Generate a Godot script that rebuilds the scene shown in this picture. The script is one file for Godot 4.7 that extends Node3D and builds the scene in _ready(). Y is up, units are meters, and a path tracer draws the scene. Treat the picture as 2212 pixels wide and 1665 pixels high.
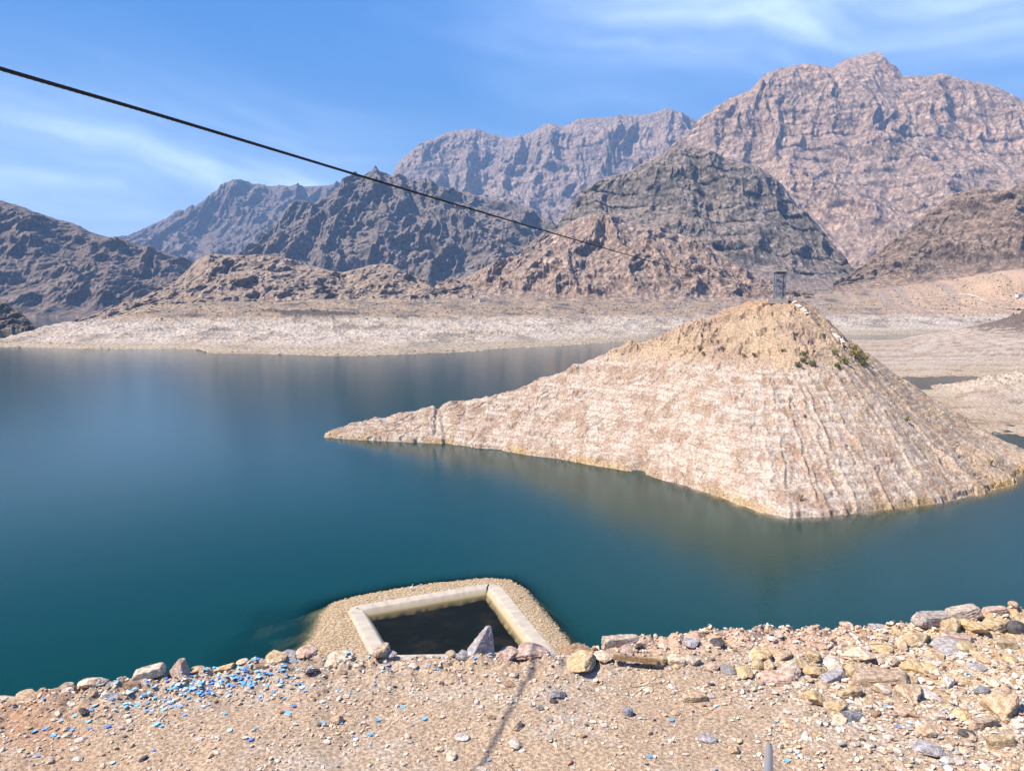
extends Node3D
# A reservoir in dry mountains: near bank with rubble, drowned concrete pond, pale conical hill with a cable tower, far shore, ranges.
# Places are worked out in metres from sight lines (pixel columns and rows of a 2212 x 1665 view) and real distances.

const EYE := Vector3(0, 45, 0)
const FOCAL := 1597.0
const TILT := deg_to_rad(6.13)
const GROUND_Y := 42.8
var basis_cam: Basis
var used := {}
var sheets := {}
var rng: RandomNumberGenerator
var tex := {}
var nz := {}
var far_scale := 1.0

# ---------------------------------------------------------------- names, tags, small tools
func numbered(called: String) -> String:
	if not used.has(called):
		used[called] = 0
		return called
	used[called] += 1
	return "%s_%03d" % [called, used[called]]

func tag(o: Node, label: String, category: String, group := "", kind := "") -> void:
	if label: o.set_meta("label", label)
	if category: o.set_meta("category", category)
	if group: o.set_meta("group", group)
	if kind: o.set_meta("kind", kind)

func thing(called: String, label: String, category: String, at: Vector3, turn := 0.0, group := "") -> Node3D:
	var o := Node3D.new()
	o.name = numbered(called)
	add_child(o)
	o.position = at
	o.rotation.y = turn
	tag(o, label, category, group)
	return o

func put(called: String, mesh: Mesh, mat: Material, parent: Node = null) -> MeshInstance3D:
	var o := MeshInstance3D.new()
	o.mesh = mesh
	o.material_override = mat
	if parent == null:
		o.name = numbered(called)
		add_child(o)
	else:
		o.name = called
		parent.add_child(o, true)
	return o

func noise(seed_: int, octaves := 4, ridged := false, gain := 0.5, lac := 2.0) -> FastNoiseLite:
	var n := FastNoiseLite.new()
	n.noise_type = FastNoiseLite.TYPE_SIMPLEX_SMOOTH
	n.seed = seed_
	n.frequency = 1.0
	n.fractal_type = FastNoiseLite.FRACTAL_RIDGED if ridged else FastNoiseLite.FRACTAL_FBM
	n.fractal_octaves = octaves
	n.fractal_gain = gain
	n.fractal_lacunarity = lac
	return n

func ray(px: float, py: float) -> Vector3:
	return basis_cam * Vector3((px - 1106.0) / FOCAL, -(py - 832.5) / FOCAL, -1.0)

func at_height(px: float, py: float, h: float) -> Vector3:
	var d := ray(px, py)
	return EYE + d * ((h - EYE.y) / d.y)

func at_depth(px: float, py: float, depth: float) -> Vector3:
	var d := ray(px, py)
	return EYE + d * (depth / -d.z)

func seen_at(p: Vector3) -> Vector2:
	var q := basis_cam.transposed() * (p - EYE)
	return Vector2(1106.0 + FOCAL * q.x / -q.z, 832.5 - FOCAL * q.y / -q.z)

func hermite(a: Vector3, b: Vector3, ma: Vector3, mb: Vector3, t: float) -> Vector3:
	var t2 := t * t
	var t3 := t2 * t
	return a * (2 * t3 - 3 * t2 + 1) + ma * (t3 - 2 * t2 + t) + b * (3 * t2 - 2 * t3) + mb * (t3 - t2)

func curve_1d(pts: Array, x: float) -> float:
	if x <= pts[0][0]: return pts[0][1]
	for i in range(1, pts.size()):
		if x <= pts[i][0]:
			var t: float = (x - pts[i - 1][0]) / (pts[i][0] - pts[i - 1][0])
			var s := t * t * (3 - 2 * t)
			return lerpf(pts[i - 1][1], pts[i][1], lerpf(t, s, 0.4))
	return pts[-1][1]

# ---------------------------------------------------------------- textures and materials
func mottle(key: String, seed_: int, size: int, freq: float, lo: float, hi: float, warm := 0.0, speck := 0.0, ratio := 9.0) -> ImageTexture:
	var a := noise(seed_, 5, false, 0.6)
	a.frequency = freq
	var im := a.get_seamless_image(size, size)
	var b := noise(seed_ + 7, 2, false, 0.6)
	b.frequency = freq * ratio
	var im2 := b.get_seamless_image(size, size)
	var out := Image.create(size, size, false, Image.FORMAT_RGB8)
	for y in size:
		for x in size:
			var v := im.get_pixel(x, y).r
			var w := im2.get_pixel(x, y).r
			var k := lerpf(lo, hi, clampf((v - 0.5) * 1.7 + 0.5 + (w - 0.5) * 0.7, 0.0, 1.0))
			if speck > 0.0 and w > 0.74: k = minf(1.0, k + speck)
			out.set_pixel(x, y, Color(k, k * (1.0 - warm * (1.0 - v)), k * (1.0 - 1.8 * warm * (1.0 - v))))
	tex[key] = ImageTexture.create_from_image(out)
	return tex[key]

func relief(key: String, seed_: int, size: int, freq: float, ridged := false, octaves := 5) -> ImageTexture:
	var a := noise(seed_, octaves, ridged, 0.6)
	a.frequency = freq
	tex[key] = ImageTexture.create_from_image(a.get_seamless_image(size, size))
	return tex[key]

func rock_material(tex_key: String, relief_key: String, metres: float, depth_cm: float, world := true, relief_metres := 0.0) -> StandardMaterial3D:
	var m := StandardMaterial3D.new()
	m.vertex_color_use_as_albedo = true
	m.roughness = 0.95
	m.metallic_specular = 0.25
	m.uv1_triplanar = true
	m.uv1_world_triplanar = world
	m.uv1_scale = Vector3.ONE / metres
	m.albedo_texture = tex[tex_key]
	if depth_cm > 0.0:
		m.heightmap_enabled = true
		m.heightmap_texture = tex[relief_key]
		m.heightmap_scale = depth_cm
	return m

func plain_material(c: Color, rough := 0.8, metal := 0.0) -> StandardMaterial3D:
	var m := StandardMaterial3D.new()
	m.albedo_color = c.linear_to_srgb()
	m.roughness = rough
	m.metallic = metal
	return m

# ---------------------------------------------------------------- grids
func grid_normals(v: PackedVector3Array, C: int, R: int, crisp := 1) -> PackedVector3Array:
	var n := PackedVector3Array()
	n.resize(v.size())
	for r in R:
		var r0 := maxi(r - 1 + (1 - crisp if r < R - 1 else 0), 0) * C
		var r1 := mini(r + 1, R - 1) * C
		for c in C:
			var dc := v[r * C + mini(c + 1, C - 1)] - v[r * C + maxi(c - crisp if c < C - 1 else c - 1, 0)]
			var dr := v[r1 + c] - v[r0 + c]
			n[r * C + c] = dc.cross(dr).normalized()
	return n

func grid_mesh(v: PackedVector3Array, n: PackedVector3Array, col: PackedColorArray, C: int, R: int) -> ArrayMesh:
	var idx := PackedInt32Array()
	idx.resize((C - 1) * (R - 1) * 6)
	var k := 0
	for r in R - 1:
		for c in C - 1:
			var a := r * C + c
			idx[k] = a
			idx[k + 1] = a + C
			idx[k + 2] = a + C + 1
			idx[k + 3] = a
			idx[k + 4] = a + C + 1
			idx[k + 5] = a + 1
			k += 6
	var arr := []
	arr.resize(Mesh.ARRAY_MAX)
	arr[Mesh.ARRAY_VERTEX] = v
	arr[Mesh.ARRAY_NORMAL] = n
	arr[Mesh.ARRAY_COLOR] = col
	arr[Mesh.ARRAY_INDEX] = idx
	var m := ArrayMesh.new()
	m.add_surface_from_arrays(Mesh.PRIMITIVE_TRIANGLES, arr)
	return m

# A landform as a sheet: rows of control points from its foot to behind its crest. Points: [column, row, depth] or [column, row] with the row's height, or [column, 0, depth, height].
func row_points(row: Array) -> Array:
	var out := []
	for p in row[1]:
		var w: Vector3
		if p.size() == 4:
			w = Vector3((p[0] - 1106.0) / FOCAL * (p[2] * cos(TILT) + (EYE.y - p[3]) * sin(TILT)), p[3], -p[2])
		elif p.size() == 3:
			w = at_depth(p[0], p[1], p[2])
		else:
			w = at_height(p[0], p[1], row[0])
		if far_scale != 1.0: w = EYE + (w - EYE) * far_scale
		out.append([float(p[0]), w])
	return out

func sample_row(pts: Array, px: float, smooth: float) -> Vector3:
	var n := pts.size()
	if n == 1: return pts[0][1]
	var i := 0
	while i < n - 2 and px > pts[i + 1][0]: i += 1
	var x0: float = pts[i][0]
	var x1: float = pts[i + 1][0]
	var t := (px - x0) / (x1 - x0)
	var a: Vector3 = pts[i][1]
	var b: Vector3 = pts[i + 1][1]
	if t <= 0.0 or t >= 1.0: return a.lerp(b, t)
	var ma := b - a
	var mb := b - a
	if i > 0: ma = (b - pts[i - 1][1]) / (x1 - pts[i - 1][0]) * (x1 - x0)
	if i < n - 2: mb = (pts[i + 2][1] - a) / (pts[i + 2][0] - x0) * (x1 - x0)
	return a.lerp(b, t).lerp(hermite(a, b, ma, mb, t), smooth)

func sheet(called: String, label: String, category: String, px0: float, px1: float, du: float, rows: Array, segs: Array, disp: Callable, paint: Callable, mat: Material, smooth := 0.5, across := 0.7) -> Dictionary:
	var C := int((px1 - px0) / du) + 1
	var ctl := []
	for row in rows: ctl.append(row_points(row))
	var lines := []
	for k in rows.size():
		var line := PackedVector3Array()
		line.resize(C)
		for c in C: line[c] = sample_row(ctl[k], px0 + c * du, smooth)
		lines.append(line)
	var v := PackedVector3Array()
	var where := PackedFloat32Array()
	for k in rows.size() - 1:
		var n: int = segs[k]
		var last := 1 if k == rows.size() - 2 else 0
		for j in n + last:
			var t := float(j) / n
			for c in C:
				var a: Vector3 = lines[k][c]
				var b: Vector3 = lines[k + 1][c]
				var ma: Vector3 = (b - lines[k - 1][c]) * 0.5 if k > 0 else b - a
				var mb: Vector3 = (lines[k + 2][c] - a) * 0.5 if k < rows.size() - 2 else b - a
				v.append(a.lerp(b, t).lerp(hermite(a, b, ma, mb, t), across))
				where.append(k + t)
	var R := v.size() / C
	for i in v.size():
		v[i] += disp.call(v[i], where[i], px0 + (i % C) * du)
	var nrm := grid_normals(v, C, R, 0)
	var col := PackedColorArray()
	col.resize(v.size())
	for i in v.size():
		col[i] = paint.call(v[i], nrm[i], where[i])
	var o := put(called, grid_mesh(v, nrm, col, C, R), mat)
	tag(o, label, category, "", "structure")
	var s := {"v": v, "n": nrm, "C": C, "R": R, "px0": px0, "du": du, "where": where}
	sheets[label] = s
	return s

# The point of a sheet that is seen at a pixel: the nearest row that rises to it.
func on_sheet(s: Dictionary, px: float, py: float) -> Vector3:
	return s.v[sheet_index(s, px, py)]

func sheet_index(s: Dictionary, px: float, py: float) -> int:
	var c := clampi(int((px - s.px0) / s.du), 0, s.C - 1)
	for r in s.R:
		if seen_at(s.v[r * s.C + c]).y <= py: return r * s.C + c
	return (s.R - 1) * s.C + c
func _ready() -> void:
	rng = RandomNumberGenerator.new()
	rng.seed = 20240
	var cam := Camera3D.new()
	cam.name = "camera"
	cam.position = EYE
	cam.rotation.x = -TILT
	cam.fov = rad_to_deg(2.0 * atan(832.5 / FOCAL))
	cam.near = 0.1
	cam.far = 40000.0
	add_child(cam)
	cam.current = true
	basis_cam = Basis(Vector3.RIGHT, -TILT)
	build_sky()
	build_textures()
	build_water()
	build_ranges()
	build_plain()
	build_hill()
	build_near_ground()
	build_pond()
	build_tower()
	build_rubble()
	build_details()

func build_sky() -> void:
	var w := WorldEnvironment.new()
	w.name = "world_environment"
	var e := Environment.new()
	e.background_mode = Environment.BG_SKY
	e.tonemap_mode = Environment.TONE_MAPPER_LINEAR
	e.tonemap_exposure = 2.05
	e.sdfgi_enabled = true
	e.ssao_enabled = true
	e.ssil_enabled = true
	var m := ProceduralSkyMaterial.new()
	m.sky_top_color = Color(0.10, 0.37, 0.66)
	m.sky_horizon_color = Color(0.39, 0.575, 0.71)
	m.sky_curve = 0.16
	m.ground_horizon_color = Color(0.45, 0.48, 0.5)
	m.ground_bottom_color = Color(0.35, 0.33, 0.3)
	m.sky_cover = cirrus()
	m.sky_cover_modulate = Color(1, 1, 1, 1)
	e.sky = Sky.new()
	e.sky.sky_material = m
	e.fog_enabled = true
	e.fog_mode = Environment.FOG_MODE_EXPONENTIAL
	e.fog_density = 0.00005
	e.fog_light_color = Color(0.64, 0.80, 1.0)
	e.fog_sun_scatter = 0.0
	w.environment = e
	add_child(w)
	var sun := DirectionalLight3D.new()
	sun.name = "sun"
	sun.light_energy = 1.6
	sun.light_color = Color(1.0, 0.965, 0.91)
	sun.light_angular_distance = 0.5
	sun.shadow_enabled = true
	sun.sky_mode = DirectionalLight3D.SKY_MODE_LIGHT_ONLY
	add_child(sun)
	sun.look_at_from_position(Vector3(-0.575, 0.81, 0.14) * 100.0, Vector3.ZERO)

# Thin cirrus: streaks in two drifts, denser in some quarters of the sky than in others.
func cirrus() -> ImageTexture:
	var W := 1536
	var H := 768
	var im := Image.create(W, H, false, Image.FORMAT_RGBA8)
	var a := noise(31, 6, false, 0.58)
	var b := noise(32, 4, false, 0.55)
	var low := noise(33, 2)
	im.fill(Color(1, 1, 1, 0))
	for j in H / 2:
		var el := PI * (0.5 - (j + 0.5) / H)
		for i in W:
			var az := TAU * (i + 0.5) / W
			var dir := Vector3(sin(az) * cos(el), sin(el), -cos(az) * cos(el))
			var wob := b.get_noise_3d(dir.x * 1.6, dir.y * 1.6, dir.z * 1.6)
			var azw := az if az < PI else az - TAU
			var t := el * 15.0 + azw * 2.4 + wob * 0.8
			var u := azw * 2.2 + wob * 0.5
			var x := dir.x * 3.0
			var z := dir.z * 3.0
			var streak := a.get_noise_2d(u * 0.8, t * 0.9) * 0.5 + 0.5
			var fine := a.get_noise_2d(u * 1.7 + 9.0, t * 3.2) * 0.5 + 0.5
			var azs := az if az < PI else az - TAU
			var m := clampf(low.get_noise_2d(x * 0.35 + 4.0, z * 0.35) * 1.4 - 0.05, 0.0, 1.0) * 0.55
			m += 1.1 * exp(-pow((azs + 0.60) / 0.42, 2.0) - pow((el - 0.13) / 0.10, 2.0))
			m += 0.9 * exp(-pow((azs - 0.36) / 0.30, 2.0) - pow((el - 0.355) / 0.06, 2.0))
			m += 0.55 * exp(-pow((azs - 0.62) / 0.14, 2.0) - pow((el - 0.30) / 0.08, 2.0))
			m += 0.5 * exp(-pow((azs + 0.22) / 0.1, 2.0) - pow((el - 0.14) / 0.06, 2.0))
			var c := 0.32 + clampf((streak - 0.30) * 1.5, 0.0, 1.0) * (0.55 + 0.75 * clampf((fine - 0.3) * 2.0, 0.0, 1.0))
			im.set_pixel(i, j, Color(1.0, 1.0, 1.0, clampf(m * c * 0.46, 0.0, 0.5)))
	return ImageTexture.create_from_image(im)

func build_textures() -> void:
	mottle("rock", 1, 512, 0.012, 0.55, 1.0, 0.10)
	mottle("rock_fine", 2, 512, 0.02, 0.62, 1.0, 0.08, 0.1)
	mottle("soil", 3, 1024, 0.02, 0.62, 1.0, 0.08, 0.3, 4.0)
	mottle("stone", 4, 512, 0.01, 0.68, 1.0, 0.12)
	relief("crag", 11, 1024, 0.012, true, 6)
	relief("lumps", 12, 1024, 0.02, false, 6)
	relief("grit", 13, 1024, 0.07, false, 4)
	relief("ripple", 14, 1024, 0.02, false, 3)

# ---------------------------------------------------------------- water
func lines_between(list: Array) -> PackedFloat32Array:   # [from, to, step] runs joined
	var out := PackedFloat32Array()
	for run in list:
		var x: float = run[0]
		while x < run[1] - 0.001:
			out.append(x)
			x += run[2]
	out.append(list[-1][1])
	return out

func build_water() -> void:
	var xs := lines_between([[-9000.0, -1000.0, 1000.0], [-1000.0, -60.0, 94.0], [-60.0, 40.0, 0.8], [40.0, 160.0, 3.0], [160.0, 1000.0, 70.0], [1000.0, 9000.0, 1000.0]])
	var zs := lines_between([[40.0, 70.0, 15.0], [70.0, 135.0, 0.8], [135.0, 300.0, 3.0], [300.0, 1500.0, 60.0], [1500.0, 6000.0, 500.0]])
	var C := xs.size()
	var R := zs.size()
	var v := PackedVector3Array()
	var n := PackedVector3Array()
	var col := PackedColorArray()
	pond_setup()
	for z in zs:
		for x in xs:
			v.append(Vector3(x, 0, -z))
			n.append(Vector3.UP)
			var depth := 12.0
			if x > -62.0 and x < 42.0 and z < 136.0: depth = -bank_height(x, -z)
			elif x > 40.0 and z < 330.0: depth = maxf(-hill_height(x, -z), 0.0) if absf(hill_height(x, -z)) < 11.0 else 12.0
			var still := x > -45.0 and x < 30.0 and z < 130.0 and Geometry2D.is_point_in_polygon(Vector2(x, -z), pond)
			var clear := 0.96 if still else exp(-maxf(depth, 0.0) / 1.1)
			var c := Color(0.0, 0.029, 0.027).lerp(Color(0.0, 0.038, 0.047), smoothstep(160.0, 700.0, z))
			c.a = clampf(1.0 - 0.95 * clear, 0.05, 0.985)
			col.append(c)
	var m := StandardMaterial3D.new()
	m.vertex_color_use_as_albedo = true
	m.transparency = BaseMaterial3D.TRANSPARENCY_ALPHA
	m.roughness = 0.03
	m.metallic_specular = 0.265
	m.uv1_triplanar = true
	m.uv1_world_triplanar = true
	m.uv1_scale = Vector3.ONE / 14.0
	var white := Image.create(4, 4, false, Image.FORMAT_RGBA8)
	white.fill(Color.WHITE)
	m.albedo_texture = ImageTexture.create_from_image(white)
	m.heightmap_enabled = true
	m.heightmap_texture = tex["ripple"]
	m.heightmap_scale = 1.4
	var o := put("water", grid_mesh(v, n, col, C, R), m)
	tag(o, "calm deep blue green reservoir water between the banks", "lake", "", "structure")
	# the bed far down, under everything
	var bed := PlaneMesh.new()
	bed.size = Vector2(30000, 30000)
	var b := put("ground", bed, plain_material(Color(0.02, 0.03, 0.03), 1.0))
	b.position = Vector3(0, -16, -5000)
	tag(b, "dark deep lake bed beneath the reservoir water", "lake bed", "", "structure")

# ---------------------------------------------------------------- ranges
func range_shape(amp: float, lam: float, seed_: int, crest: float, last: float, strata := 0.0, strata_len := 60.0, talus := 0.0) -> Callable:
	var big := noise(seed_, 4, true, 0.42)
	var crag := FastNoiseLite.new()
	crag.noise_type = FastNoiseLite.TYPE_CELLULAR
	crag.seed = seed_ + 1
	crag.frequency = 1.0
	crag.cellular_return_type = FastNoiseLite.RETURN_DISTANCE
	crag.fractal_type = FastNoiseLite.FRACTAL_FBM
	crag.fractal_octaves = 3
	crag.fractal_gain = 0.5
	crag.fractal_lacunarity = 2.6
	var flute := noise(seed_ + 3, 4, true, 0.5)
	var warp := noise(seed_ + 2, 3)
	return func(p: Vector3, s: float, _px: float) -> Vector3:
		var q := p / lam
		var w := warp.get_noise_3d(q.x * 0.9, q.y * 0.9, q.z * 0.9) * 0.75
		var a := big.get_noise_2d(q.x + w * 0.35, q.z * 0.55 + 0.2 * q.y)
		var e := clampf(a * 0.5 + 0.5, 0.0, 1.0)
		var b := flute.get_noise_3d(q.x * 4.0 + w * 0.6, q.y * 0.9, q.z * 2.0)
		var c := -crag.get_noise_3d(q.x * 8.0, q.y * 3.0, q.z * 5.0) - 0.3
		var env := smoothstep(0.0, 0.5, s) if talus == 0.0 else lerpf(0.10, 1.0, smoothstep(talus - 0.25, talus + 0.2, s + 0.35 * w))
		env *= lerpf(1.0, 0.20, smoothstep(crest - 0.45, crest, s))
		var d := amp * (env * (0.9 * a + 0.36 * b * (0.25 + 0.9 * e)) + lerpf(env, 1.0, 0.25) * 0.24 * c * (0.25 + 0.8 * e))
		if strata > 0.0:
			var f := fposmod((p.y + p.x * 0.07 + 30.0 * w) / strata_len, 1.0)
			d += strata * env * clampf(0.5 + 1.3 * w, 0.25, 1.0) * (0.5 - f if f > 0.12 else f * 4.0)
		var out := Vector3(-p.x, 0, -p.z).normalized()
		return out * (d * 0.95) + Vector3.UP * (d * 0.42)

func range_paint(seed_: int, lam: float, c1: Color, c2: Color, dark: Color, scree: Color, band := 60.0, band_amount := 0.2, scree_slope := 0.62) -> Callable:
	var a := noise(seed_ + 20, 4)
	var b := noise(seed_ + 21, 3)
	var cells := FastNoiseLite.new()
	cells.noise_type = FastNoiseLite.TYPE_CELLULAR
	cells.seed = seed_ + 22
	cells.frequency = 1.0
	cells.fractal_type = FastNoiseLite.FRACTAL_NONE
	cells.cellular_return_type = FastNoiseLite.RETURN_CELL_VALUE
	return func(p: Vector3, n: Vector3, _s: float) -> Color:
		var q := p / lam
		var u := clampf(a.get_noise_3d(q.x, q.y, q.z) * 1.3 + 0.5, 0.0, 1.0)
		var w := b.get_noise_3d(q.x * 4.0, q.y * 5.0, q.z * 4.0)
		var c := c1.lerp(c2, u)
		c = c.lerp(dark, clampf(w * 1.6 + 0.1, 0.0, 1.0) * 0.45)
		c = c * (1.0 + 0.20 * cells.get_noise_3d(q.x * 16.0 + 2.0 * w, q.y * 7.0, q.z * 9.0) + 0.14 * cells.get_noise_3d(q.x * 5.0 + w, q.y * 14.0 + u * 3.0, q.z * 3.0))
		c = c * (1.0 + 0.6 * b.get_noise_3d(q.x * 22.0, q.y * 26.0, q.z * 22.0))
		var f := sin(TAU * (p.y + p.x * 0.06 + 50.0 * a.get_noise_2d(q.x, q.z)) / band)
		f = 0.6 * f + 0.7 * sin(TAU * (p.y + p.x * 0.06 + 50.0 * a.get_noise_2d(q.x, q.z)) / band * 2.7 + 1.0)
		c = c * (1.0 + band_amount * f)
		var flat := smoothstep(scree_slope, scree_slope + 0.18, n.y + 0.12 * w)
		return c.lerp(scree, flat * 0.75)

func build_ranges() -> void:
	far_scale = 1.5
	var far := rock_material("rock", "crag", 300.0, 800.0)
	var mid := rock_material("rock", "crag", 130.0, 260.0)
	# the highest range, right
	sheet("mountain", "tallest pinkish brown craggy mountain rising at the right behind the darker foothills", "mountain", 1380, 2560, 2.0, [
		[0, [[1380, 640, 2900], [1700, 650, 2700], [1850, 640, 2700], [2560, 650, 2500]]],
		[0, [[1380, 520, 3500], [1500, 500, 3500], [1850, 520, 3100], [2212, 520, 2900], [2560, 530, 2900]]],
		[0, [[1380, 400, 4200], [1500, 350, 4100], [1700, 330, 3800], [2000, 330, 3600], [2212, 360, 3500], [2560, 380, 3500]]],
		[0, [[1380, 360, 4700], [1440, 345, 4600], [1490, 300, 4500], [1510, 268, 4450], [1540, 250, 4400], [1572, 219, 4400], [1620, 201, 4400], [1650, 172, 4400], [1690, 152, 4400], [1750, 147, 4400], [1800, 145, 4400], [1830, 128, 4400], [1870, 121, 4400], [1897, 119, 4400], [1912, 136, 4380], [1935, 150, 4350], [1950, 171, 4350], [2000, 172, 4300], [2025, 169, 4300], [2060, 178, 4250], [2120, 185, 4200], [2170, 203, 4150], [2212, 226, 4100], [2300, 262, 4100], [2560, 330, 4100]]],
		[0, [[1380, 0, 6200, 500], [1850, 0, 6000, 700], [2560, 0, 5800, 400]]]], [36, 75, 140, 10],
		range_shape(135.0, 700.0, 101, 3.0, 4.0, 22.0, 105.0), range_paint(101, 630.0, Color(0.52, 0.39, 0.305), Color(0.42, 0.325, 0.265), Color(0.28, 0.23, 0.20), Color(0.48, 0.37, 0.30), 130.0, 0.08), far, 0.25)
	# the long back massif
	sheet("mountain", "long hazy blue grey mountain wall with sheer cliffs behind the middle of the scene", "mountain", 800, 1640, 2.0, [
		[0, [[800, 560, 5000], [1200, 540, 4800], [1640, 540, 4600]]],
		[0, [[800, 470, 6000], [1000, 420, 6100], [1200, 430, 5800], [1400, 400, 5600], [1640, 400, 5400]]],
		[0, [[800, 440, 6600], [848, 380, 6600], [862, 352, 6600], [900, 320, 6700], [960, 291, 6800], [1000, 281, 6800], [1040, 285, 6800], [1080, 296, 6800], [1130, 297, 6800], [1160, 280, 6600], [1180, 268, 6500], [1222, 276, 6500], [1250, 259, 6400], [1330, 255, 6400], [1395, 246, 6300], [1440, 237, 6200], [1480, 250, 6200], [1510, 268, 6200], [1560, 292, 6200], [1640, 320, 6200]]],
		[0, [[800, 0, 8200, 700], [1640, 0, 8000, 900]]]], [60, 95, 8],
		range_shape(210.0, 850.0, 131, 2.0, 3.0, 40.0, 180.0), range_paint(131, 900.0, Color(0.46, 0.355, 0.30), Color(0.35, 0.29, 0.265), Color(0.24, 0.21, 0.20), Color(0.38, 0.31, 0.28), 220.0, 0.10), far, 0.25)
	# far left
	sheet("mountain", "distant blue grey flat topped mountain left of the dark crag", "mountain", 180, 900, 2.0, [
		[0, [[180, 640, 4600], [900, 640, 4600]]],
		[0, [[180, 570, 5600], [430, 510, 5800], [560, 490, 5900], [900, 480, 6000]]],
		[0, [[180, 560, 6500], [232, 530, 6500], [270, 517, 6500], [320, 490, 6500], [365, 472, 6500], [400, 462, 6500], [430, 442, 6500], [460, 421, 6500], [490, 399, 6500], [520, 394, 6500], [545, 403, 6550], [600, 409, 6600], [660, 404, 6700], [745, 401, 6700], [820, 410, 6700], [900, 430, 6700]]],
		[0, [[180, 0, 8000, 300], [900, 0, 8200, 700]]]], [36, 80, 8],
		range_shape(240.0, 840.0, 161, 2.0, 3.0, 40.0, 165.0), range_paint(161, 750.0, Color(0.27, 0.215, 0.19), Color(0.22, 0.18, 0.165), Color(0.14, 0.12, 0.12), Color(0.25, 0.205, 0.185), 180.0, 0.1), far, 0.3)
	far_scale = 1.0
	# left flank
	sheet("mountain", "dark slate brown mountainside sloping down from the left edge to the lake inlet", "mountain", -260, 640, 2.0, [
		[-6, [[-260, 0, 2850, -10], [640, 0, 3000, -10]]],
		[0, [[-260, 686, 2950], [0, 684, 2950], [100, 681, 3000], [240, 678, 3100], [420, 668, 3200], [640, 660, 3300]]],
		[0, [[-260, 560, 3300], [0, 560, 3350], [150, 580, 3450], [300, 600, 3550], [420, 620, 3600], [640, 650, 3700]]],
		[0, [[-260, 405, 3900], [-100, 418, 3900], [0, 437, 3900], [40, 448, 3900], [120, 474, 3900], [160, 486, 3900], [200, 507, 3900], [262, 519, 3950], [330, 538, 4000], [400, 562, 4050], [450, 586, 4050], [520, 615, 4050], [640, 650, 4100]]],
		[0, [[-260, 0, 5200, 200], [640, 0, 5200, 100]]]], [4, 60, 70, 8],
		range_shape(88.0, 380.0, 191, 3.0, 4.0, 12.0, 60.0, 1.2), range_paint(191, 330.0, Color(0.25, 0.20, 0.17), Color(0.20, 0.17, 0.155), Color(0.12, 0.105, 0.105), Color(0.28, 0.225, 0.19), 80.0, 0.1, 0.72), mid, 0.35)
	# dark crag in the middle
	far_scale = 1.4
	sheet("mountain", "dark blue grey crag with layered cliffs standing in the middle below the cable", "mountain", 500, 1340, 1.8, [
		[0, [[500, 680, 2600], [1340, 690, 2500]]],
		[0, [[500, 600, 3000], [700, 590, 2950], [900, 605, 2900], [1100, 600, 2900], [1340, 600, 3000]]],
		[0, [[500, 580, 3350], [560, 540, 3400], [640, 500, 3400], [760, 460, 3400], [900, 470, 3350], [1100, 500, 3300], [1340, 570, 3300]]],
		[0, [[500, 600, 3500], [540, 560, 3600], [580, 511, 3700], [612, 470, 3700], [640, 449, 3700], [662, 452, 3700], [700, 440, 3700], [722, 420, 3700], [745, 404, 3700], [765, 390, 3750], [800, 378, 3750], [830, 383, 3750], [880, 398, 3750], [930, 405, 3750], [1000, 418, 3750], [1060, 430, 3750], [1105, 442, 3750], [1150, 466, 3700], [1200, 492, 3650], [1250, 522, 3600], [1300, 560, 3500], [1340, 590, 3500]]],
		[0, [[500, 0, 4700, 150], [1340, 0, 4700, 200]]]], [30, 80, 60, 8],
		range_shape(135.0, 430.0, 221, 3.0, 4.0, 30.0, 80.0, 1.0), range_paint(221, 420.0, Color(0.225, 0.205, 0.195), Color(0.18, 0.17, 0.17), Color(0.115, 0.11, 0.115), Color(0.36, 0.285, 0.23), 100.0, 0.12, 0.66), mid, 0.25)
	far_scale = 1.0
	# dark dome before the highest range
	sheet("mountain", "dark grey domed mountain with curved rock layers in front of the tallest range", "mountain", 1130, 1930, 1.8, [
		[0, [[1130, 670, 2000], [1930, 680, 2000]]],
		[0, [[1130, 590, 2400], [1300, 560, 2400], [1500, 560, 2350], [1700, 600, 2300], [1930, 640, 2300]]],
		[0, [[1130, 540, 2750], [1250, 480, 2750], [1500, 430, 2700], [1650, 450, 2700], [1760, 540, 2600], [1930, 640, 2600]]],
		[0, [[1130, 560, 2900], [1200, 500, 2950], [1230, 452, 2950], [1262, 416, 3000], [1310, 391, 3000], [1345, 378, 3000], [1400, 360, 3000], [1440, 330, 3000], [1470, 315, 3000], [1500, 318, 3000], [1560, 345, 3000], [1620, 360, 3000], [1660, 378, 2980], [1690, 402, 2950], [1722, 450, 2900], [1762, 482, 2850], [1792, 522, 2800], [1820, 562, 2750], [1848, 600, 2700], [1930, 660, 2600]]],
		[0, [[1130, 0, 3900, 200], [1930, 0, 3700, 150]]]], [30, 70, 70, 8],
		range_shape(44.0, 250.0, 251, 3.0, 4.0, 13.0, 55.0, 1.15), range_paint(251, 300.0, Color(0.25, 0.232, 0.215), Color(0.20, 0.19, 0.185), Color(0.125, 0.12, 0.118), Color(0.40, 0.33, 0.285), 60.0, 0.16, 0.70), mid, 0.35)
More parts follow.
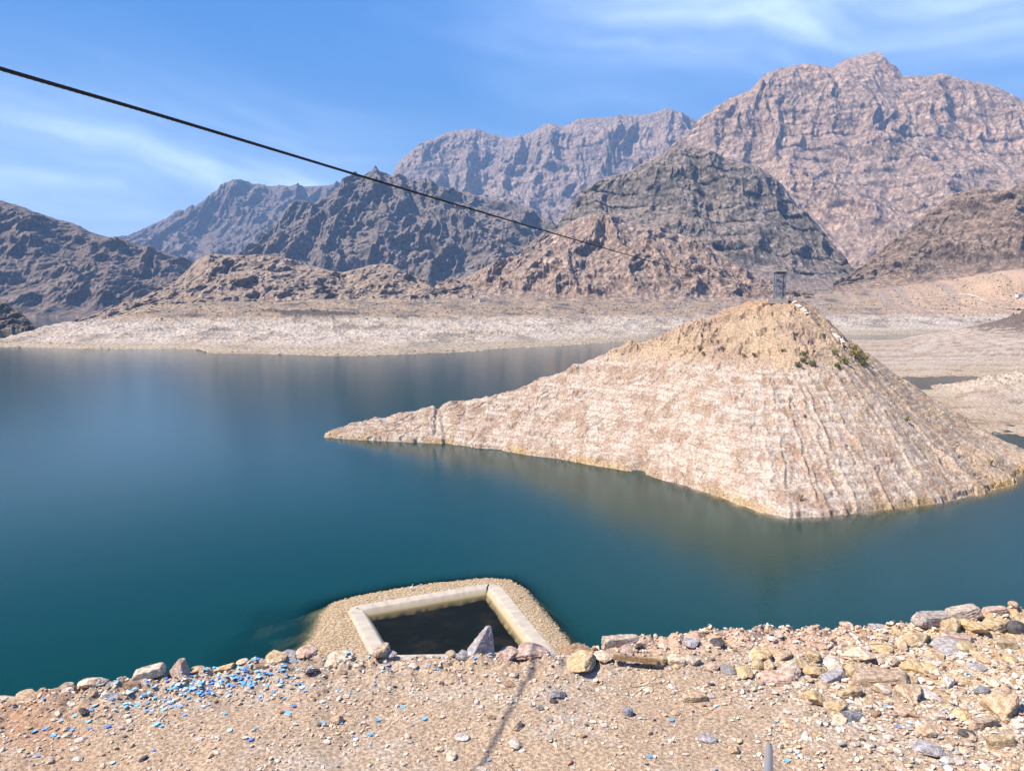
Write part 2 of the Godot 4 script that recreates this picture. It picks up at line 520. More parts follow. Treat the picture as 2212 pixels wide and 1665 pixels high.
	# pinkish foothill
	sheet("mountain", "pinkish gullied foothill with shrub dotted slopes left of the cable tower", "mountain", 880, 1760, 1.8, [
		[0, [[880, 690, 1750], [1760, 690, 1750]]],
		[0, [[880, 645, 2050], [1100, 642, 2000], [1400, 645, 1950], [1760, 650, 1950]]],
		[0, [[880, 640, 2150], [1000, 622, 2200], [1180, 560, 2200], [1400, 550, 2150], [1600, 610, 2150], [1760, 650, 2150]]],
		[0, [[880, 645, 2300], [940, 622, 2350], [1000, 602, 2350], [1060, 572, 2400], [1120, 561, 2400], [1180, 522, 2450], [1232, 482, 2500], [1282, 465, 2500], [1330, 471, 2500], [1400, 490, 2500], [1450, 505, 2450], [1520, 525, 2400], [1562, 552, 2350], [1600, 582, 2300], [1660, 615, 2300], [1760, 650, 2300]]],
		[0, [[880, 0, 3000, 60], [1760, 0, 3000, 60]]]], [20, 55, 50, 8],
		range_shape(40.0, 170.0, 281, 3.0, 4.0, 3.0, 30.0, 1.2), range_paint(281, 200.0, Color(0.45, 0.345, 0.285), Color(0.37, 0.295, 0.25), Color(0.22, 0.19, 0.17), Color(0.40, 0.33, 0.285), 45.0, 0.08, 0.74), mid, 0.35)
	# brown hill, left
	sheet("hill", "tan brown rocky hill rising behind the left end of the far shore", "hill", 120, 1020, 1.8, [
		[-6, [[120, 0, 1450, -12], [230, 0, 1450, -8], [300, 0, 1400, 10], [1020, 0, 1500, 20]]],
		[0, [[120, 0, 1560, -8], [200, 690, 1600], [300, 678, 1600], [500, 662, 1700], [700, 652, 1800], [1020, 645, 1900]]],
		[0, [[120, 0, 1700, -8], [200, 689, 1800], [300, 655, 1850], [400, 625, 1900], [500, 600, 1950], [640, 605, 2000], [750, 625, 2000], [860, 610, 2050], [1020, 640, 2100]]],
		[0, [[120, 0, 1900, -8], [190, 689, 1950], [250, 668, 2050], [320, 640, 2100], [372, 617, 2150], [400, 590, 2200], [422, 565, 2200], [450, 551, 2200], [500, 553, 2200], [560, 553, 2200], [620, 561, 2200], [680, 576, 2200], [740, 590, 2200], [800, 575, 2250], [840, 572, 2250], [880, 592, 2250], [940, 630, 2250], [1020, 645, 2300]]],
		[0, [[120, 0, 2700, -10], [250, 0, 2800, -10], [400, 0, 2800, 60], [1020, 0, 2800, 60]]]], [10, 45, 45, 8],
		range_shape(27.0, 140.0, 311, 3.0, 4.0, 7.0, 26.0, 0.9), range_paint(311, 150.0, Color(0.40, 0.325, 0.265), Color(0.33, 0.275, 0.23), Color(0.17, 0.15, 0.135), Color(0.46, 0.38, 0.31), 36.0, 0.10, 0.74), mid, 0.35)
	# right foothill
	sheet("mountain", "dark brown rocky foothill at the right edge above the orange slopes", "mountain", 1800, 2560, 1.8, [
		[0, [[1800, 0, 1950, 20], [2560, 0, 1850, 20]]],
		[0, [[1800, 630, 2200], [1900, 615, 2180], [2050, 600, 2130], [2212, 574, 2050], [2560, 530, 2050]]],
		[0, [[1800, 625, 2280], [1900, 585, 2300], [2000, 540, 2280], [2120, 495, 2220], [2212, 475, 2200], [2560, 440, 2200]]],
		[0, [[1800, 622, 2400], [1850, 592, 2450], [1880, 562, 2500], [1930, 521, 2520], [1982, 480, 2520], [2022, 450, 2520], [2060, 421, 2520], [2120, 412, 2520], [2180, 418, 2480], [2212, 400, 2480], [2300, 380, 2480], [2560, 360, 2480]]],
		[0, [[1800, 0, 3000, 150], [2560, 0, 3000, 200]]]], [22, 50, 55, 8],
		range_shape(44.0, 190.0, 341, 3.0, 4.0, 8.0, 34.0, 1.3), range_paint(341, 200.0, Color(0.25, 0.205, 0.175), Color(0.29, 0.225, 0.185), Color(0.15, 0.13, 0.115), Color(0.42, 0.32, 0.25), 50.0, 0.08, 0.72), mid, 0.35)
	# rock at the left edge
	sheet("hill", "small dark rocky headland at the left edge beside the lake inlet", "hill", -260, 90, 1.5, [
		[0, [[-260, 0, 1330, -12], [90, 0, 1330, -12]]],
		[0, [[-260, 716, 1400], [0, 714, 1400], [60, 711, 1420], [74, 710, 1430], [90, 0, 1430, -8]]],
		[0, [[-260, 650, 1470], [0, 680, 1470], [40, 690, 1470], [70, 703, 1460], [90, 0, 1470, -8]]],
		[0, [[-260, 600, 1600], [-100, 625, 1560], [0, 654, 1540], [30, 667, 1530], [55, 686, 1510], [72, 707, 1490], [90, 0, 1500, -8]]],
		[0, [[-260, 0, 1800, -8], [90, 0, 1700, -8]]]], [6, 24, 24, 8],
		range_shape(16.0, 60.0, 371, 3.0, 4.0, 4.0, 14.0), range_paint(371, 70.0, Color(0.16, 0.13, 0.11), Color(0.20, 0.165, 0.13), Color(0.07, 0.06, 0.055), Color(0.26, 0.22, 0.18), 20.0, 0.1), mid, 0.4)

func build_plain() -> void:
	var mat := rock_material("rock_fine", "lumps", 46.0, 9.0)
	var a := noise(401, 5)
	var b := noise(402, 4)
	var rid := noise(403, 5, true)
	var shape := func(p: Vector3, s: float, _px: float) -> Vector3:
		var k := smoothstep(0.9, 2.2, s)
		var low := a.get_noise_2d(p.x / 130.0, p.z / 130.0) * 5.0 * k
		var mid := b.get_noise_2d(p.x / 22.0, p.z / 22.0) * 0.55
		var lump := maxf(rid.get_noise_2d(p.x / 60.0, p.z / 60.0), 0.0) * 5.0 * k
		var step := (fposmod((p.y + b.get_noise_2d(p.x / 90.0, p.z / 90.0)) / 3.4, 1.0) - 0.5) * 1.7 * (1.0 - k)
		var fan := smoothstep(3.6, 4.6, s) * smoothstep(250.0, 700.0, p.x)
		var gully := absf(b.get_noise_2d((p.x + p.z * 0.35) / 110.0, (p.z - p.x * 0.2) / 2600.0))
		return Vector3(0, (low + mid + lump) * (1.0 - 0.85 * fan) + step + fan * (gully * 8.0 - 2.0), 0)
	var vein_at := func(p: Vector3) -> float: return b.get_noise_2d((p.x + p.z * 0.35) / 90.0, (p.z - p.x * 0.2) / 1800.0)
	var paint := func(p: Vector3, _n: Vector3, s: float) -> Color:
		var u := a.get_noise_2d(p.x / 90.0 + 7.0, p.z / 160.0)
		var w := b.get_noise_2d(p.x / 26.0 + 3.0, p.z / 40.0) * 0.5 + 0.7 * b.get_noise_2d(p.x / 75.0, p.y * 0.55)
		var pale := Color(0.58, 0.53, 0.48).lerp(Color(0.48, 0.42, 0.355), clampf(0.5 + u, 0, 1))
		pale = pale.lerp(Color(0.36, 0.30, 0.235), 0.7 * smoothstep(0.3, 0.9, sin(p.y * 2.3 + 0.6 * w) + 0.5 * u))
		pale = pale.lerp(Color(0.60, 0.56, 0.51), 0.6 * smoothstep(0.3, 0.9, sin(p.y * 0.9 + 2.0 + w) - u))
		pale = pale.lerp(Color(0.27, 0.25, 0.235), smoothstep(0.22, 0.5, u + 0.4 * w) * 0.8)
		pale = pale.lerp(Color(0.42, 0.36, 0.25), smoothstep(9.0, 1.0, p.y) * 0.6)
		var dry := Color(0.40, 0.31, 0.22).lerp(Color(0.30, 0.255, 0.215), clampf(0.5 + u * 1.6, 0, 1))
		dry = dry.lerp(Color(0.54, 0.46, 0.37), smoothstep(0.15, 0.45, w - u * 0.3) * 0.7)
		dry = dry.lerp(Color(0.12, 0.105, 0.095), smoothstep(0.28, 0.5, u - w * 0.35) * 0.8)
		dry = dry.lerp(Color(0.60, 0.445, 0.325), smoothstep(0.40, 0.60, -p.x / p.z + 0.12 * vein_at.call(p)) * smoothstep(1300.0, 1700.0, -p.z) * clampf(0.85 + u + 0.6 * w, 0, 1))
		var spot := exp(-pow((p.x + 320.0) / 85.0, 2.0) - pow((p.z + 1215.0) / 90.0, 2.0)) + exp(-pow((p.x + 600.0) / 90.0, 2.0) - pow((p.z + 1160.0) / 45.0, 2.0))
		dry = dry.lerp(Color(0.125, 0.11, 0.10), smoothstep(0.35, 0.6, spot + 0.5 * w))
		var vein := b.get_noise_2d((p.x + p.z * 0.35) / 90.0, (p.z - p.x * 0.2) / 1800.0)
		dry = dry.lerp(Color(0.37, 0.31, 0.275), smoothstep(250.0, 700.0, p.x) * smoothstep(0.0, 0.3, vein) * 0.8)
		var line := smoothstep(25.0, 29.0, p.y + 5.0 * w)
		return pale.lerp(dry, line)
	sheet("terrain", "pale bathtub ringed far shore and dry plain reaching to the mountains", "shore", -240, 2560, 2.2, [
		[0, [[-240, 0, 790, -12], [0, 0, 760, -12], [740, 0, 620, -12], [1400, 0, 850, -12], [1800, 0, 1050, -10], [2560, 0, 1050, -10]]],
		[0, [[-240, 752], [0, 749], [130, 752], [200, 754], [420, 755], [452, 763], [600, 766], [740, 768], [880, 766], [1010, 759], [1120, 751], [1230, 745], [1310, 741], [1400, 734], [1500, 731], [1700, 727], [1830, 724], [2050, 721], [2212, 719], [2560, 719]]],
		[0, [[-240, 748, 850], [0, 741, 870], [60, 730, 890], [150, 722, 900], [300, 722, 900], [700, 727, 860], [900, 727, 880], [1200, 715, 1050], [1400, 708, 1130], [1700, 704, 1300], [1900, 702, 1350], [2212, 702, 1350], [2560, 702, 1350]]],
		[0, [[-240, 746, 880], [0, 736, 920], [60, 721, 960], [105, 706, 990], [150, 697, 1010], [230, 691, 1020], [300, 688, 1030], [600, 690, 1060], [900, 690, 1110], [1200, 690, 1180], [1400, 685, 1280], [1700, 683, 1450], [1900, 682, 1520], [2212, 684, 1520], [2560, 684, 1520]]],
		[0, [[-240, 0, 1000, -10], [0, 0, 1040, -9], [60, 0, 1080, -8], [150, 0, 1220, -4], [220, 0, 1300, 12], [300, 679, 1250], [420, 672, 1300], [600, 668, 1350], [900, 670, 1500], [1200, 668, 1600], [1400, 668, 1700], [1900, 661, 1800], [2212, 650, 1750], [2560, 640, 1700]]],
		[0, [[-240, 0, 1500, -12], [150, 0, 1600, -10], [230, 0, 1650, -6], [300, 666, 1550], [600, 650, 2000], [740, 643, 2100], [900, 640, 2150], [1200, 643, 2200], [1400, 647, 2200], [1700, 640, 2200], [1900, 622, 2150], [2050, 605, 2100], [2212, 578, 2000], [2560, 540, 2000]]],
		[0, [[-240, 0, 2400, -14], [230, 0, 2400, -14], [400, 0, 4200, 50], [1200, 0, 4600, 60], [1700, 0, 4600, 70], [2212, 0, 4600, 130], [2560, 0, 4600, 170]]]], [6, 26, 26, 30, 40, 10],
		shape, paint, mat, 0.7, 0.5)
	sheet("terrain", "low tan mud flats and spit right of the conical hill", "shore", 1700, 2620, 2.2, [
		[0, [[1700, 0, 225, -10], [2620, 0, 225, -10]]],
		[0, [[1700, 945], [2100, 938], [2160, 937], [2212, 943], [2300, 950], [2620, 960]]],
		[0, [[1700, 0, 320, 1], [2000, 895, 300], [2212, 893, 305], [2620, 890, 310]]],
		[0, [[1700, 0, 385, 0.4], [1900, 0, 385, 0.6], [1950, 0, 385, 0.3], [2000, 845, 390], [2060, 842, 390], [2100, 832, 390], [2140, 821, 390], [2180, 815, 390], [2212, 814, 390], [2300, 811, 390], [2620, 800, 390]]],
		[0, [[1700, 0, 432, -1.5], [1960, 0, 432, -1.5], [2100, 0, 432, -1.5], [2140, 0, 432, -1.2], [2190, 0, 432, 2.5], [2300, 0, 432, 5.0], [2620, 0, 432, 8.0]]],
		[0, [[1700, 813], [1990, 813], [2130, 815], [2180, 812, 472], [2212, 806, 472], [2300, 795, 472], [2620, 780, 472]]],
		[0, [[1700, 775, 600], [2212, 772, 600], [2620, 755, 600]]],
		[0, [[1700, 738, 940], [1850, 736, 945], [1950, 735, 940], [2050, 726, 890], [2150, 716, 850], [2212, 711, 830], [2620, 690, 830]]],
		[0, [[1700, 0, 1020, -1], [1900, 0, 1010, -1], [1945, 0, 1000, -0.3], [1965, 728, 1000], [2050, 714, 960], [2100, 705, 920], [2140, 696, 900], [2212, 683, 880], [2620, 660, 880]]],
		[0, [[1700, 0, 1080, -4], [1940, 0, 1080, -3], [2050, 0, 1060, 5], [2140, 0, 1060, 10], [2212, 0, 1060, 16], [2620, 0, 1060, 20]]]], [6, 34, 30, 14, 14, 24, 30, 20, 8],
		func(p: Vector3, s: float, _px: float) -> Vector3:
			var k := smoothstep(6.6, 7.6, s) * smoothstep(580.0, 640.0, p.x + (p.z + 900.0) * 0.3)
			var mound := smoothstep(226.0, 246.0, p.x) * smoothstep(-440.0, -408.0, p.z) * smoothstep(-330.0, -368.0, p.z)
			return Vector3(0, b.get_noise_2d(p.x / 9.0, p.z / 9.0) * 0.3 + mound * (1.2 + 2.6 * maxf(rid.get_noise_2d(p.x / 14.0, p.z / 14.0), -0.2)) + a.get_noise_2d(p.x / 40.0, p.z / 40.0) * 0.5 + k * (14.0 * maxf(rid.get_noise_2d(p.x / 40.0, p.z / 40.0), 0.0) + 5.0 * rid.get_noise_2d(p.x / 13.0, p.z / 13.0)), 0),
		func(p: Vector3, _n: Vector3, s: float) -> Color:
			var u := a.get_noise_2d(p.x / 60.0, p.z / 60.0)
			var w := b.get_noise_2d(p.x / 10.0, p.z / 14.0)
			var mound := smoothstep(226.0, 246.0, p.x) * smoothstep(-440.0, -408.0, p.z) * smoothstep(-330.0, -368.0, p.z)
			var c := Color(0.52, 0.435, 0.365).lerp(Color(0.62, 0.565, 0.505), clampf(0.45 + u + w * 0.8, 0, 1))
			c = c.lerp(Color(0.40, 0.31, 0.24), 0.7 * smoothstep(0.35, 0.9, sin(p.y * 3.1 + p.z * 0.06 + 2.5 * w)))
			c = c.lerp(Color(0.52, 0.42, 0.27), smoothstep(3.0, 0.8, p.y) * 0.4)
			c = c.lerp(Color(0.28, 0.22, 0.165), 0.7 * smoothstep(0.25, 0.5, w + 0.8 * sin(p.z * 0.17 + 3.0 * u) - 0.35))
			c = c.lerp(Color(0.68, 0.61, 0.49), mound * clampf(0.6 + w, 0.0, 1.0))
			return c.lerp(Color(0.19, 0.16, 0.14), smoothstep(13.0, 21.0, p.y + 9.0 * w) * smoothstep(-700.0, -800.0, p.z)),
		rock_material("rock_fine", "lumps", 16.0, 25.0), 0.7, 0.5)
# ---------------------------------------------------------------- the conical hill
var hill_ready := false
var crest_z := []
var crest_h := []
var foot_z := []
const HILL_X0 := -74.0
const HILL_DX := 0.5
var hill_cz := PackedFloat32Array()
var hill_ch := PackedFloat32Array()
var hill_fz := PackedFloat32Array()
var summit := Vector3.ZERO
var cave_at := Vector2.ZERO
var clefts := []
var rib_angles := []
var rib_sizes := []

func hill_setup() -> void:
	if hill_ready: return
	hill_ready = true
	for p in [[640, 946, 259], [697, 941, 258], [760, 922, 258], [830, 905, 258], [900, 890, 258], [940, 878, 257], [1000, 873, 257], [1060, 860, 256], [1110, 847, 256], [1180, 820, 255], [1250, 795, 254], [1320, 765, 253], [1400, 740, 252], [1460, 722, 251], [1520, 697, 250], [1570, 675, 249], [1615, 656, 247], [1650, 649, 246], [1684, 647, 246], [1715, 650, 246], [1742, 665, 246], [1790, 702, 246], [1830, 738, 245], [1880, 775, 244], [1950, 822, 242], [2010, 860, 239], [2060, 890, 237], [2100, 918, 233], [2150, 950, 229], [2212, 1002, 222], [2260, 1045, 216], [2330, 1100, 210]]:
		var w := at_depth(p[0], p[1], p[2])
		crest_z.append([w.x, w.z])
		crest_h.append([w.x, w.y])
	for p in [[640, 942], [690, 944], [800, 951], [950, 957], [1060, 970], [1180, 987], [1310, 1009], [1370, 1019], [1450, 1040], [1530, 1064], [1575, 1081], [1640, 1105], [1710, 1117], [1780, 1114], [1850, 1107], [1930, 1098], [2020, 1087], [2100, 1070], [2180, 1048], [2212, 1020], [2260, 1012], [2330, 1010]]:
		var w := at_height(p[0], p[1], 0.0)
		foot_z.append([w.x, w.z])
	for i in 520:
		var x := HILL_X0 + i * HILL_DX
		hill_cz.append(curve_1d(crest_z, x))
		hill_ch.append(curve_1d(crest_h, x))
		hill_fz.append(curve_1d(foot_z, x))
	nz.hill_rib = noise(501, 3, true, 0.5)
	nz.hill_a = noise(502, 5)
	nz.hill_b = noise(503, 4, true)
	nz.hill_fine = noise(505, 4, false, 0.6)
	var plates := FastNoiseLite.new()
	plates.noise_type = FastNoiseLite.TYPE_CELLULAR
	plates.seed = 504
	plates.frequency = 1.0
	plates.fractal_type = FastNoiseLite.FRACTAL_NONE
	plates.cellular_return_type = FastNoiseLite.RETURN_CELL_VALUE
	plates.cellular_jitter = 1.0
	nz.plates = plates
	var cv := at_height(1383, 1004, 2.0)
	cave_at = Vector2(cv.x, cv.z)
	for p in [[1297, 970, 4.5, 1346, 934, 10.0, 1.5], [1440, 895, 14.0, 1474, 846, 21.0, 1.2], [1395, 985, 4.0, 1425, 975, 6.0, 1.2], [1200, 985, 1.5, 1216, 955, 5.5, 1.0], [1560, 742, 31.0, 1612, 730, 34.0, 1.2], [1640, 735, 34.0, 1690, 700, 39.0, 1.3], [1690, 700, 39.0, 1700, 668, 43.0, 1.2]]:
		var p0 := at_height(p[0], p[1], p[2])
		var p1 := at_height(p[3], p[4], p[5])
		clefts.append([Vector2(p0.x, p0.z), Vector2(p1.x, p1.z), p[6]])
	for p in [[1665, 1108, 0.5], [1706, 1117, 1.0], [1722, 1116, 0.5], [1770, 1114, 1.2], [1786, 1113, 0.6], [1825, 1110, 0.8], [1850, 1107, 0.9], [1890, 1103, 0.5], [1925, 1099, 0.9], [1985, 1092, 0.7], [2030, 1086, 1.0], [2075, 1076, 0.6], [2120, 1064, 0.9], [2170, 1052, 0.8]]:
		var w := at_height(p[0], p[1], 0.0)
		rib_angles.append(atan2(w.x - 87.0, w.z + 268.0))
		rib_sizes.append(p[2])
	summit = Vector3(88.5, curve_1d(crest_h, 88.5), curve_1d(crest_z, 88.5))

func table(t: PackedFloat32Array, x: float) -> float:
	var f := clampf((x - HILL_X0) / HILL_DX, 0.0, t.size() - 1.001)
	var i := int(f)
	return lerpf(t[i], t[i + 1], f - i)

# Height of the bare form: straight slopes from the crest line to the shore, going on below the water.
func hill_height(x: float, z: float) -> float:
	hill_setup()
	if x < HILL_X0 or x > 170.0: return -12.0
	var cz := table(hill_cz, x)
	var ch := table(hill_ch, x)
	if z >= cz:
		var reach := maxf(table(hill_fz, x) - cz, 3.0)
		var t := (z - cz) / reach
		if t > 1.0: return -maxf(ch, 5.0) * (t - 1.0) * (reach / maxf(reach, 10.0)) * 1.1
		return ch * (1.0 - pow(t, 0.93 + 0.10 * smoothstep(20.0, 40.0, ch)))
	return ch - (cz - z) * lerpf(0.35, 0.62, smoothstep(2.0, 30.0, ch))

func hill_detail(x: float, z: float, h: float) -> float:
	var th := atan2(x - 87.0, z + 268.0)
	var rr := Vector2(x - 87.0, z + 268.0).length()
	var fan := smoothstep(-0.55, -0.1, th) * smoothstep(22.0, 45.0, rr)
	var wob: float = nz.hill_a.get_noise_2d(x / 14.0, z / 14.0)
	var rib: float = nz.hill_rib.get_noise_2d(th * 8.0 + wob * 0.45, rr * 0.02)
	fan *= smoothstep(-0.55, 0.1, nz.hill_a.get_noise_2d(x / 23.0 + 9.0, z / 23.0))
	var u := (x * 0.80 - z * 0.6 + wob * 3.0)
	var t := (x * 0.6 + z * 0.80)
	var slab: float = nz.plates.get_noise_2d(u / 5.0 + wob, t / 11.0 + wob)
	var flake: float = nz.plates.get_noise_2d(x / 1.3 + wob * 2.0, z / 0.9 - h * 0.3)
	var crag: float = nz.hill_b.get_noise_2d(u / 16.0, t / 30.0)
	var d := fan * (pow(maxf(rib, 0.0), 2.2) * 0.9 - 0.1) + (1.0 - 0.6 * fan) * (slab * 0.4 + maxf(crag, 0.0) * 0.8) + flake * 0.15 + wob * 0.6
	if fan > 0.0 and h < 29.0 and h > -1.0:
		for k in rib_angles.size():
			var off: float = (th - rib_angles[k] - wob * 0.012) * rr
			if absf(off) < 2.0: d += 0.75 * rib_sizes[k] * exp(-pow(off / 0.42, 2.0)) * smoothstep(29.0, 24.0, h) * smoothstep(-0.5, 0.2, nz.hill_a.get_noise_2d(k * 7.0, rr / 9.0))
	d += (fposmod((h + wob * 0.7) / 1.5, 1.0) - 0.5) * 0.34 * (1.0 - 0.65 * fan)
	d += nz.hill_fine.get_noise_2d(x / 0.9, z / 0.9) * 0.11
	var cr := absf(nz.hill_b.get_noise_2d(u / 34.0 + 7.0, t / 20.0 + 3.0))
	var cap := smoothstep(27.0, 31.0, h)
	d += cap * (maxf(crag, 0.0) * 1.1 + slab * 0.6) - cap * 1.0 * smoothstep(0.06, 0.0, cr)
	d -= 0.8 * smoothstep(0.05, 0.0, cr) * (1.0 - 0.7 * fan)
	var k := x + 26.0 + wob * 1.5 - (z + 252.0) * 0.05
	d -= 1.1 * exp(-k * k / 0.6) * smoothstep(0.5, 2.0, h)
	d -= 1.1 * exp(-pow(k - 3.5 + (h - 3.0) * 0.35, 2.0) / 1.2)
	return d - 3.5 * (1.0 - smoothstep(-70.0, -64.5, x))

func hill_surface(x: float, z: float) -> float:
	var h := hill_height(x, z)
	h += hill_detail(x, z, h) * smoothstep(-3.0, 1.5, h) * smoothstep(48.5, 43.0, h)
	h += 0.7 * smoothstep(0.02, 0.4, h)
	h -= 1.7 * exp(-Vector2(x - 88.7, z + 245.0).length_squared() / 18.0)
	var cave := Vector2(x - cave_at.x, z - cave_at.y)
	h -= 4.5 * exp(-(cave.x * cave.x / 3.0 + cave.y * cave.y / 9.0)) * smoothstep(-2.0, 0.5, h)
	for c in clefts:
		if x > c[0].x - 3.0 and x < c[1].x + 3.0:
			var near := Geometry2D.get_closest_point_to_segment(Vector2(x, z), c[0], c[1]).distance_to(Vector2(x, z))
			h -= c[2] * exp(-near * near / 0.35)
	return h

func hill_ray(px: float, py: float) -> Vector3:
	var d := ray(px, py).normalized()
	var s := 120.0
	while s < 420.0:
		var p := EYE + d * s
		if p.y < hill_surface(p.x, p.z): return Vector3(p.x, hill_surface(p.x, p.z), p.z)
		s += 0.25
	return at_height(px, py, 0.0)

func build_hill() -> void:
	hill_setup()
	var C := 720
	var F := 250
	var B := 26
	var v := PackedVector3Array()
	for r in F + B:
		for c in C:
			var x := -72.0 + c * 0.33
			var cz := table(hill_cz, x)
			var z: float
			if r < F: z = lerpf(table(hill_fz, x) + 12.0, cz, float(r) / (F - 1))
			else: z = cz - pow(float(r - F + 1) / B, 1.5) * (18.0 + 1.9 * maxf(table(hill_ch, x), 0.0))
			v.append(Vector3(x, hill_surface(x, z), z))
	var n := grid_normals(v, C, F + B, 1)
	var col := PackedColorArray()
	col.resize(v.size())
	var a: FastNoiseLite = nz.hill_a
	var f: FastNoiseLite = nz.hill_fine
	for i in v.size():
		var p := v[i]
		var u := a.get_noise_2d(p.x / 26.0 + 5.0, p.z / 30.0)
		var w := f.get_noise_2d(p.x / 5.5, p.z / 5.0 + p.y * 0.2)
		var g := f.get_noise_2d(p.x / 1.6, p.z / 1.5)
		var right := smoothstep(60.0, 130.0, p.x + 12.0 * u)
		var base := Color(0.52, 0.40, 0.32).lerp(Color(0.54, 0.42, 0.285), right * 0.8)
		var white := Color(0.68, 0.63, 0.57)
		var share := smoothstep(-0.18, 0.28, w * 0.9 + u * 0.5 + g * 0.5 + 0.12 * (1.0 - right))
		var c := base.lerp(white, share * lerpf(0.95, 0.55, right))
		var cell: float = nz.plates.get_noise_2d(p.x / 2.4 + u * 2.0 + w, p.z / 1.7 - p.y * 0.5)
		c = c.lerp(white * 1.03 if cell > 0.0 else base * 0.86, clampf(absf(cell) * 0.75, 0.0, 0.6) * (1.0 - 0.7 * right))
		c = c.lerp(Color(0.40, 0.30, 0.225), 0.7 * smoothstep(0.18, 0.5, -w * 0.8 + 0.6 * sin(p.y * 0.85 + u * 2.0) - 0.22))
		c = c.lerp(Color(0.46, 0.35, 0.27), 0.6 * smoothstep(0.4, 0.9, sin(TAU * (p.y + 0.025 * p.x + 0.8 * a.get_noise_2d(p.x / 20.0, p.z / 20.0)) / 1.6) + 0.3 * w))
		c = c.lerp(Color(0.60, 0.43, 0.19), smoothstep(2.2, 0.7, p.y + g) * clampf(0.15 + u * 1.3 + 0.55 * right, 0.0, 0.8))
		var top := Color(0.53, 0.405, 0.30).lerp(Color(0.60, 0.485, 0.345), clampf(0.5 + w * 1.2, 0, 1))
		top = top.lerp(Color(0.44, 0.335, 0.27), smoothstep(0.0, 0.3, u + g * 0.4) * 0.8)
		top = top.lerp(Color(0.58, 0.38, 0.24), smoothstep(42.0, 46.0, p.y + 3.0 * w) * 0.5)
		c = c.lerp(top, smoothstep(26.0, 30.0, p.y + 3.5 * w))
		col[i] = c
	var o := put("hill", grid_mesh(v, n, col, C, F + B), rock_material("rock_fine", "lumps", 7.0, 12.0))
	tag(o, "pale conical rock hill with a tapering spit, ringed by old water lines", "hill", "", "structure")
	var m := MultiMesh.new()
	m.transform_format = MultiMesh.TRANSFORM_3D
	m.use_colors = true
	m.mesh = rock_mesh(900, 2, 0.05)
	m.instance_count = 8000
	for i in m.instance_count:
		var x := rng.randf_range(-64.0, 158.0)
		var t := pow(rng.randf(), 0.8)
		var z := lerpf(table(hill_fz, x), table(hill_cz, x), t)
		var h := hill_surface(x, z)
		var s := rng.randf_range(0.14, 0.36) * (1.0 + 1.2 * pow(rng.randf(), 6.0))
		var b := Basis.from_euler(Vector3(rng.randf_range(-0.5, 0.5), rng.randf() * TAU, rng.randf_range(-0.5, 0.5))).scaled(Vector3(s, s * 0.6, s * 0.9))
		m.set_instance_transform(i, Transform3D(b, Vector3(x, h + 0.05 * s, z)))
		var c := Color(0.60, 0.55, 0.48).lerp(Color(0.45, 0.34, 0.24), rng.randf() * (1.0 if h < 28.0 else 0.4) + (0.0 if h < 28.0 else 0.6))
		m.set_instance_color(i, c)
	var q := MultiMeshInstance3D.new()
	q.multimesh = m
	q.material_override = rock_material("stone", "lumps", 1.5, 0.0)
	q.name = numbered("rubble")
	add_child(q)
	tag(q, "loose pale stones scattered over the conical hill", "stones", "", "stuff")

# ---------------------------------------------------------------- rocks
var ico := {}
func icosphere(level: int) -> Array:
	if ico.has(level): return ico[level]
	var g := (1.0 + sqrt(5.0)) / 2.0
	var v := PackedVector3Array([Vector3(-1, g, 0), Vector3(1, g, 0), Vector3(-1, -g, 0), Vector3(1, -g, 0), Vector3(0, -1, g), Vector3(0, 1, g), Vector3(0, -1, -g), Vector3(0, 1, -g), Vector3(g, 0, -1), Vector3(g, 0, 1), Vector3(-g, 0, -1), Vector3(-g, 0, 1)])
	for i in v.size(): v[i] = v[i].normalized()
	var f := PackedInt32Array([0, 11, 5, 0, 5, 1, 0, 1, 7, 0, 7, 10, 0, 10, 11, 1, 5, 9, 5, 11, 4, 11, 10, 2, 10, 7, 6, 7, 1, 8, 3, 9, 4, 3, 4, 2, 3, 2, 6, 3, 6, 8, 3, 8, 9, 4, 9, 5, 2, 4, 11, 6, 2, 10, 8, 6, 7, 9, 8, 1])
	for l in level:
		var mid := {}
		var nf := PackedInt32Array()
		for t in range(0, f.size(), 3):
			var k := []
			for e in 3:
				var i := f[t + e]
				var j := f[t + (e + 1) % 3]
				var key := mini(i, j) * 100000 + maxi(i, j)
				if not mid.has(key):
					mid[key] = v.size()
					v.append(((v[i] + v[j]) * 0.5).normalized())
				k.append(mid[key])
			nf.append_array(PackedInt32Array([f[t], k[0], k[2], f[t + 1], k[1], k[0], f[t + 2], k[2], k[1], k[0], k[1], k[2]]))
		f = nf
	ico[level] = [v, f]
	return ico[level]

# A stone: a ball cut by random planes, roughened; about one unit across.
func rock_mesh(seed_: int, level: int, rough: float, cuts := 13, lean := 0.0) -> ArrayMesh:
	var r := RandomNumberGenerator.new()
	r.seed = seed_
	var src := icosphere(level)
	var v: PackedVector3Array = src[0].duplicate()
	var f: PackedInt32Array = src[1]
	var planes := []
	for i in cuts:
		var d := Vector3(r.randfn(), r.randfn(), r.randfn()).normalized()
		planes.append([d, r.randf_range(0.62, 0.95)])
	var n := noise(seed_ + 5, 3)
	for i in v.size():
		var d := v[i]
		var s := 1.08
		for p in planes:
			var k: float = d.dot(p[0])
			if k > 0.01: s = minf(s, p[1] / k)
		s += rough * n.get_noise_3d(d.x * 2.6, d.y * 2.6, d.z * 2.6) * 2.0
		v[i] = d * s * 0.5
		v[i].x += lean * v[i].y
	return faceted(v, f)

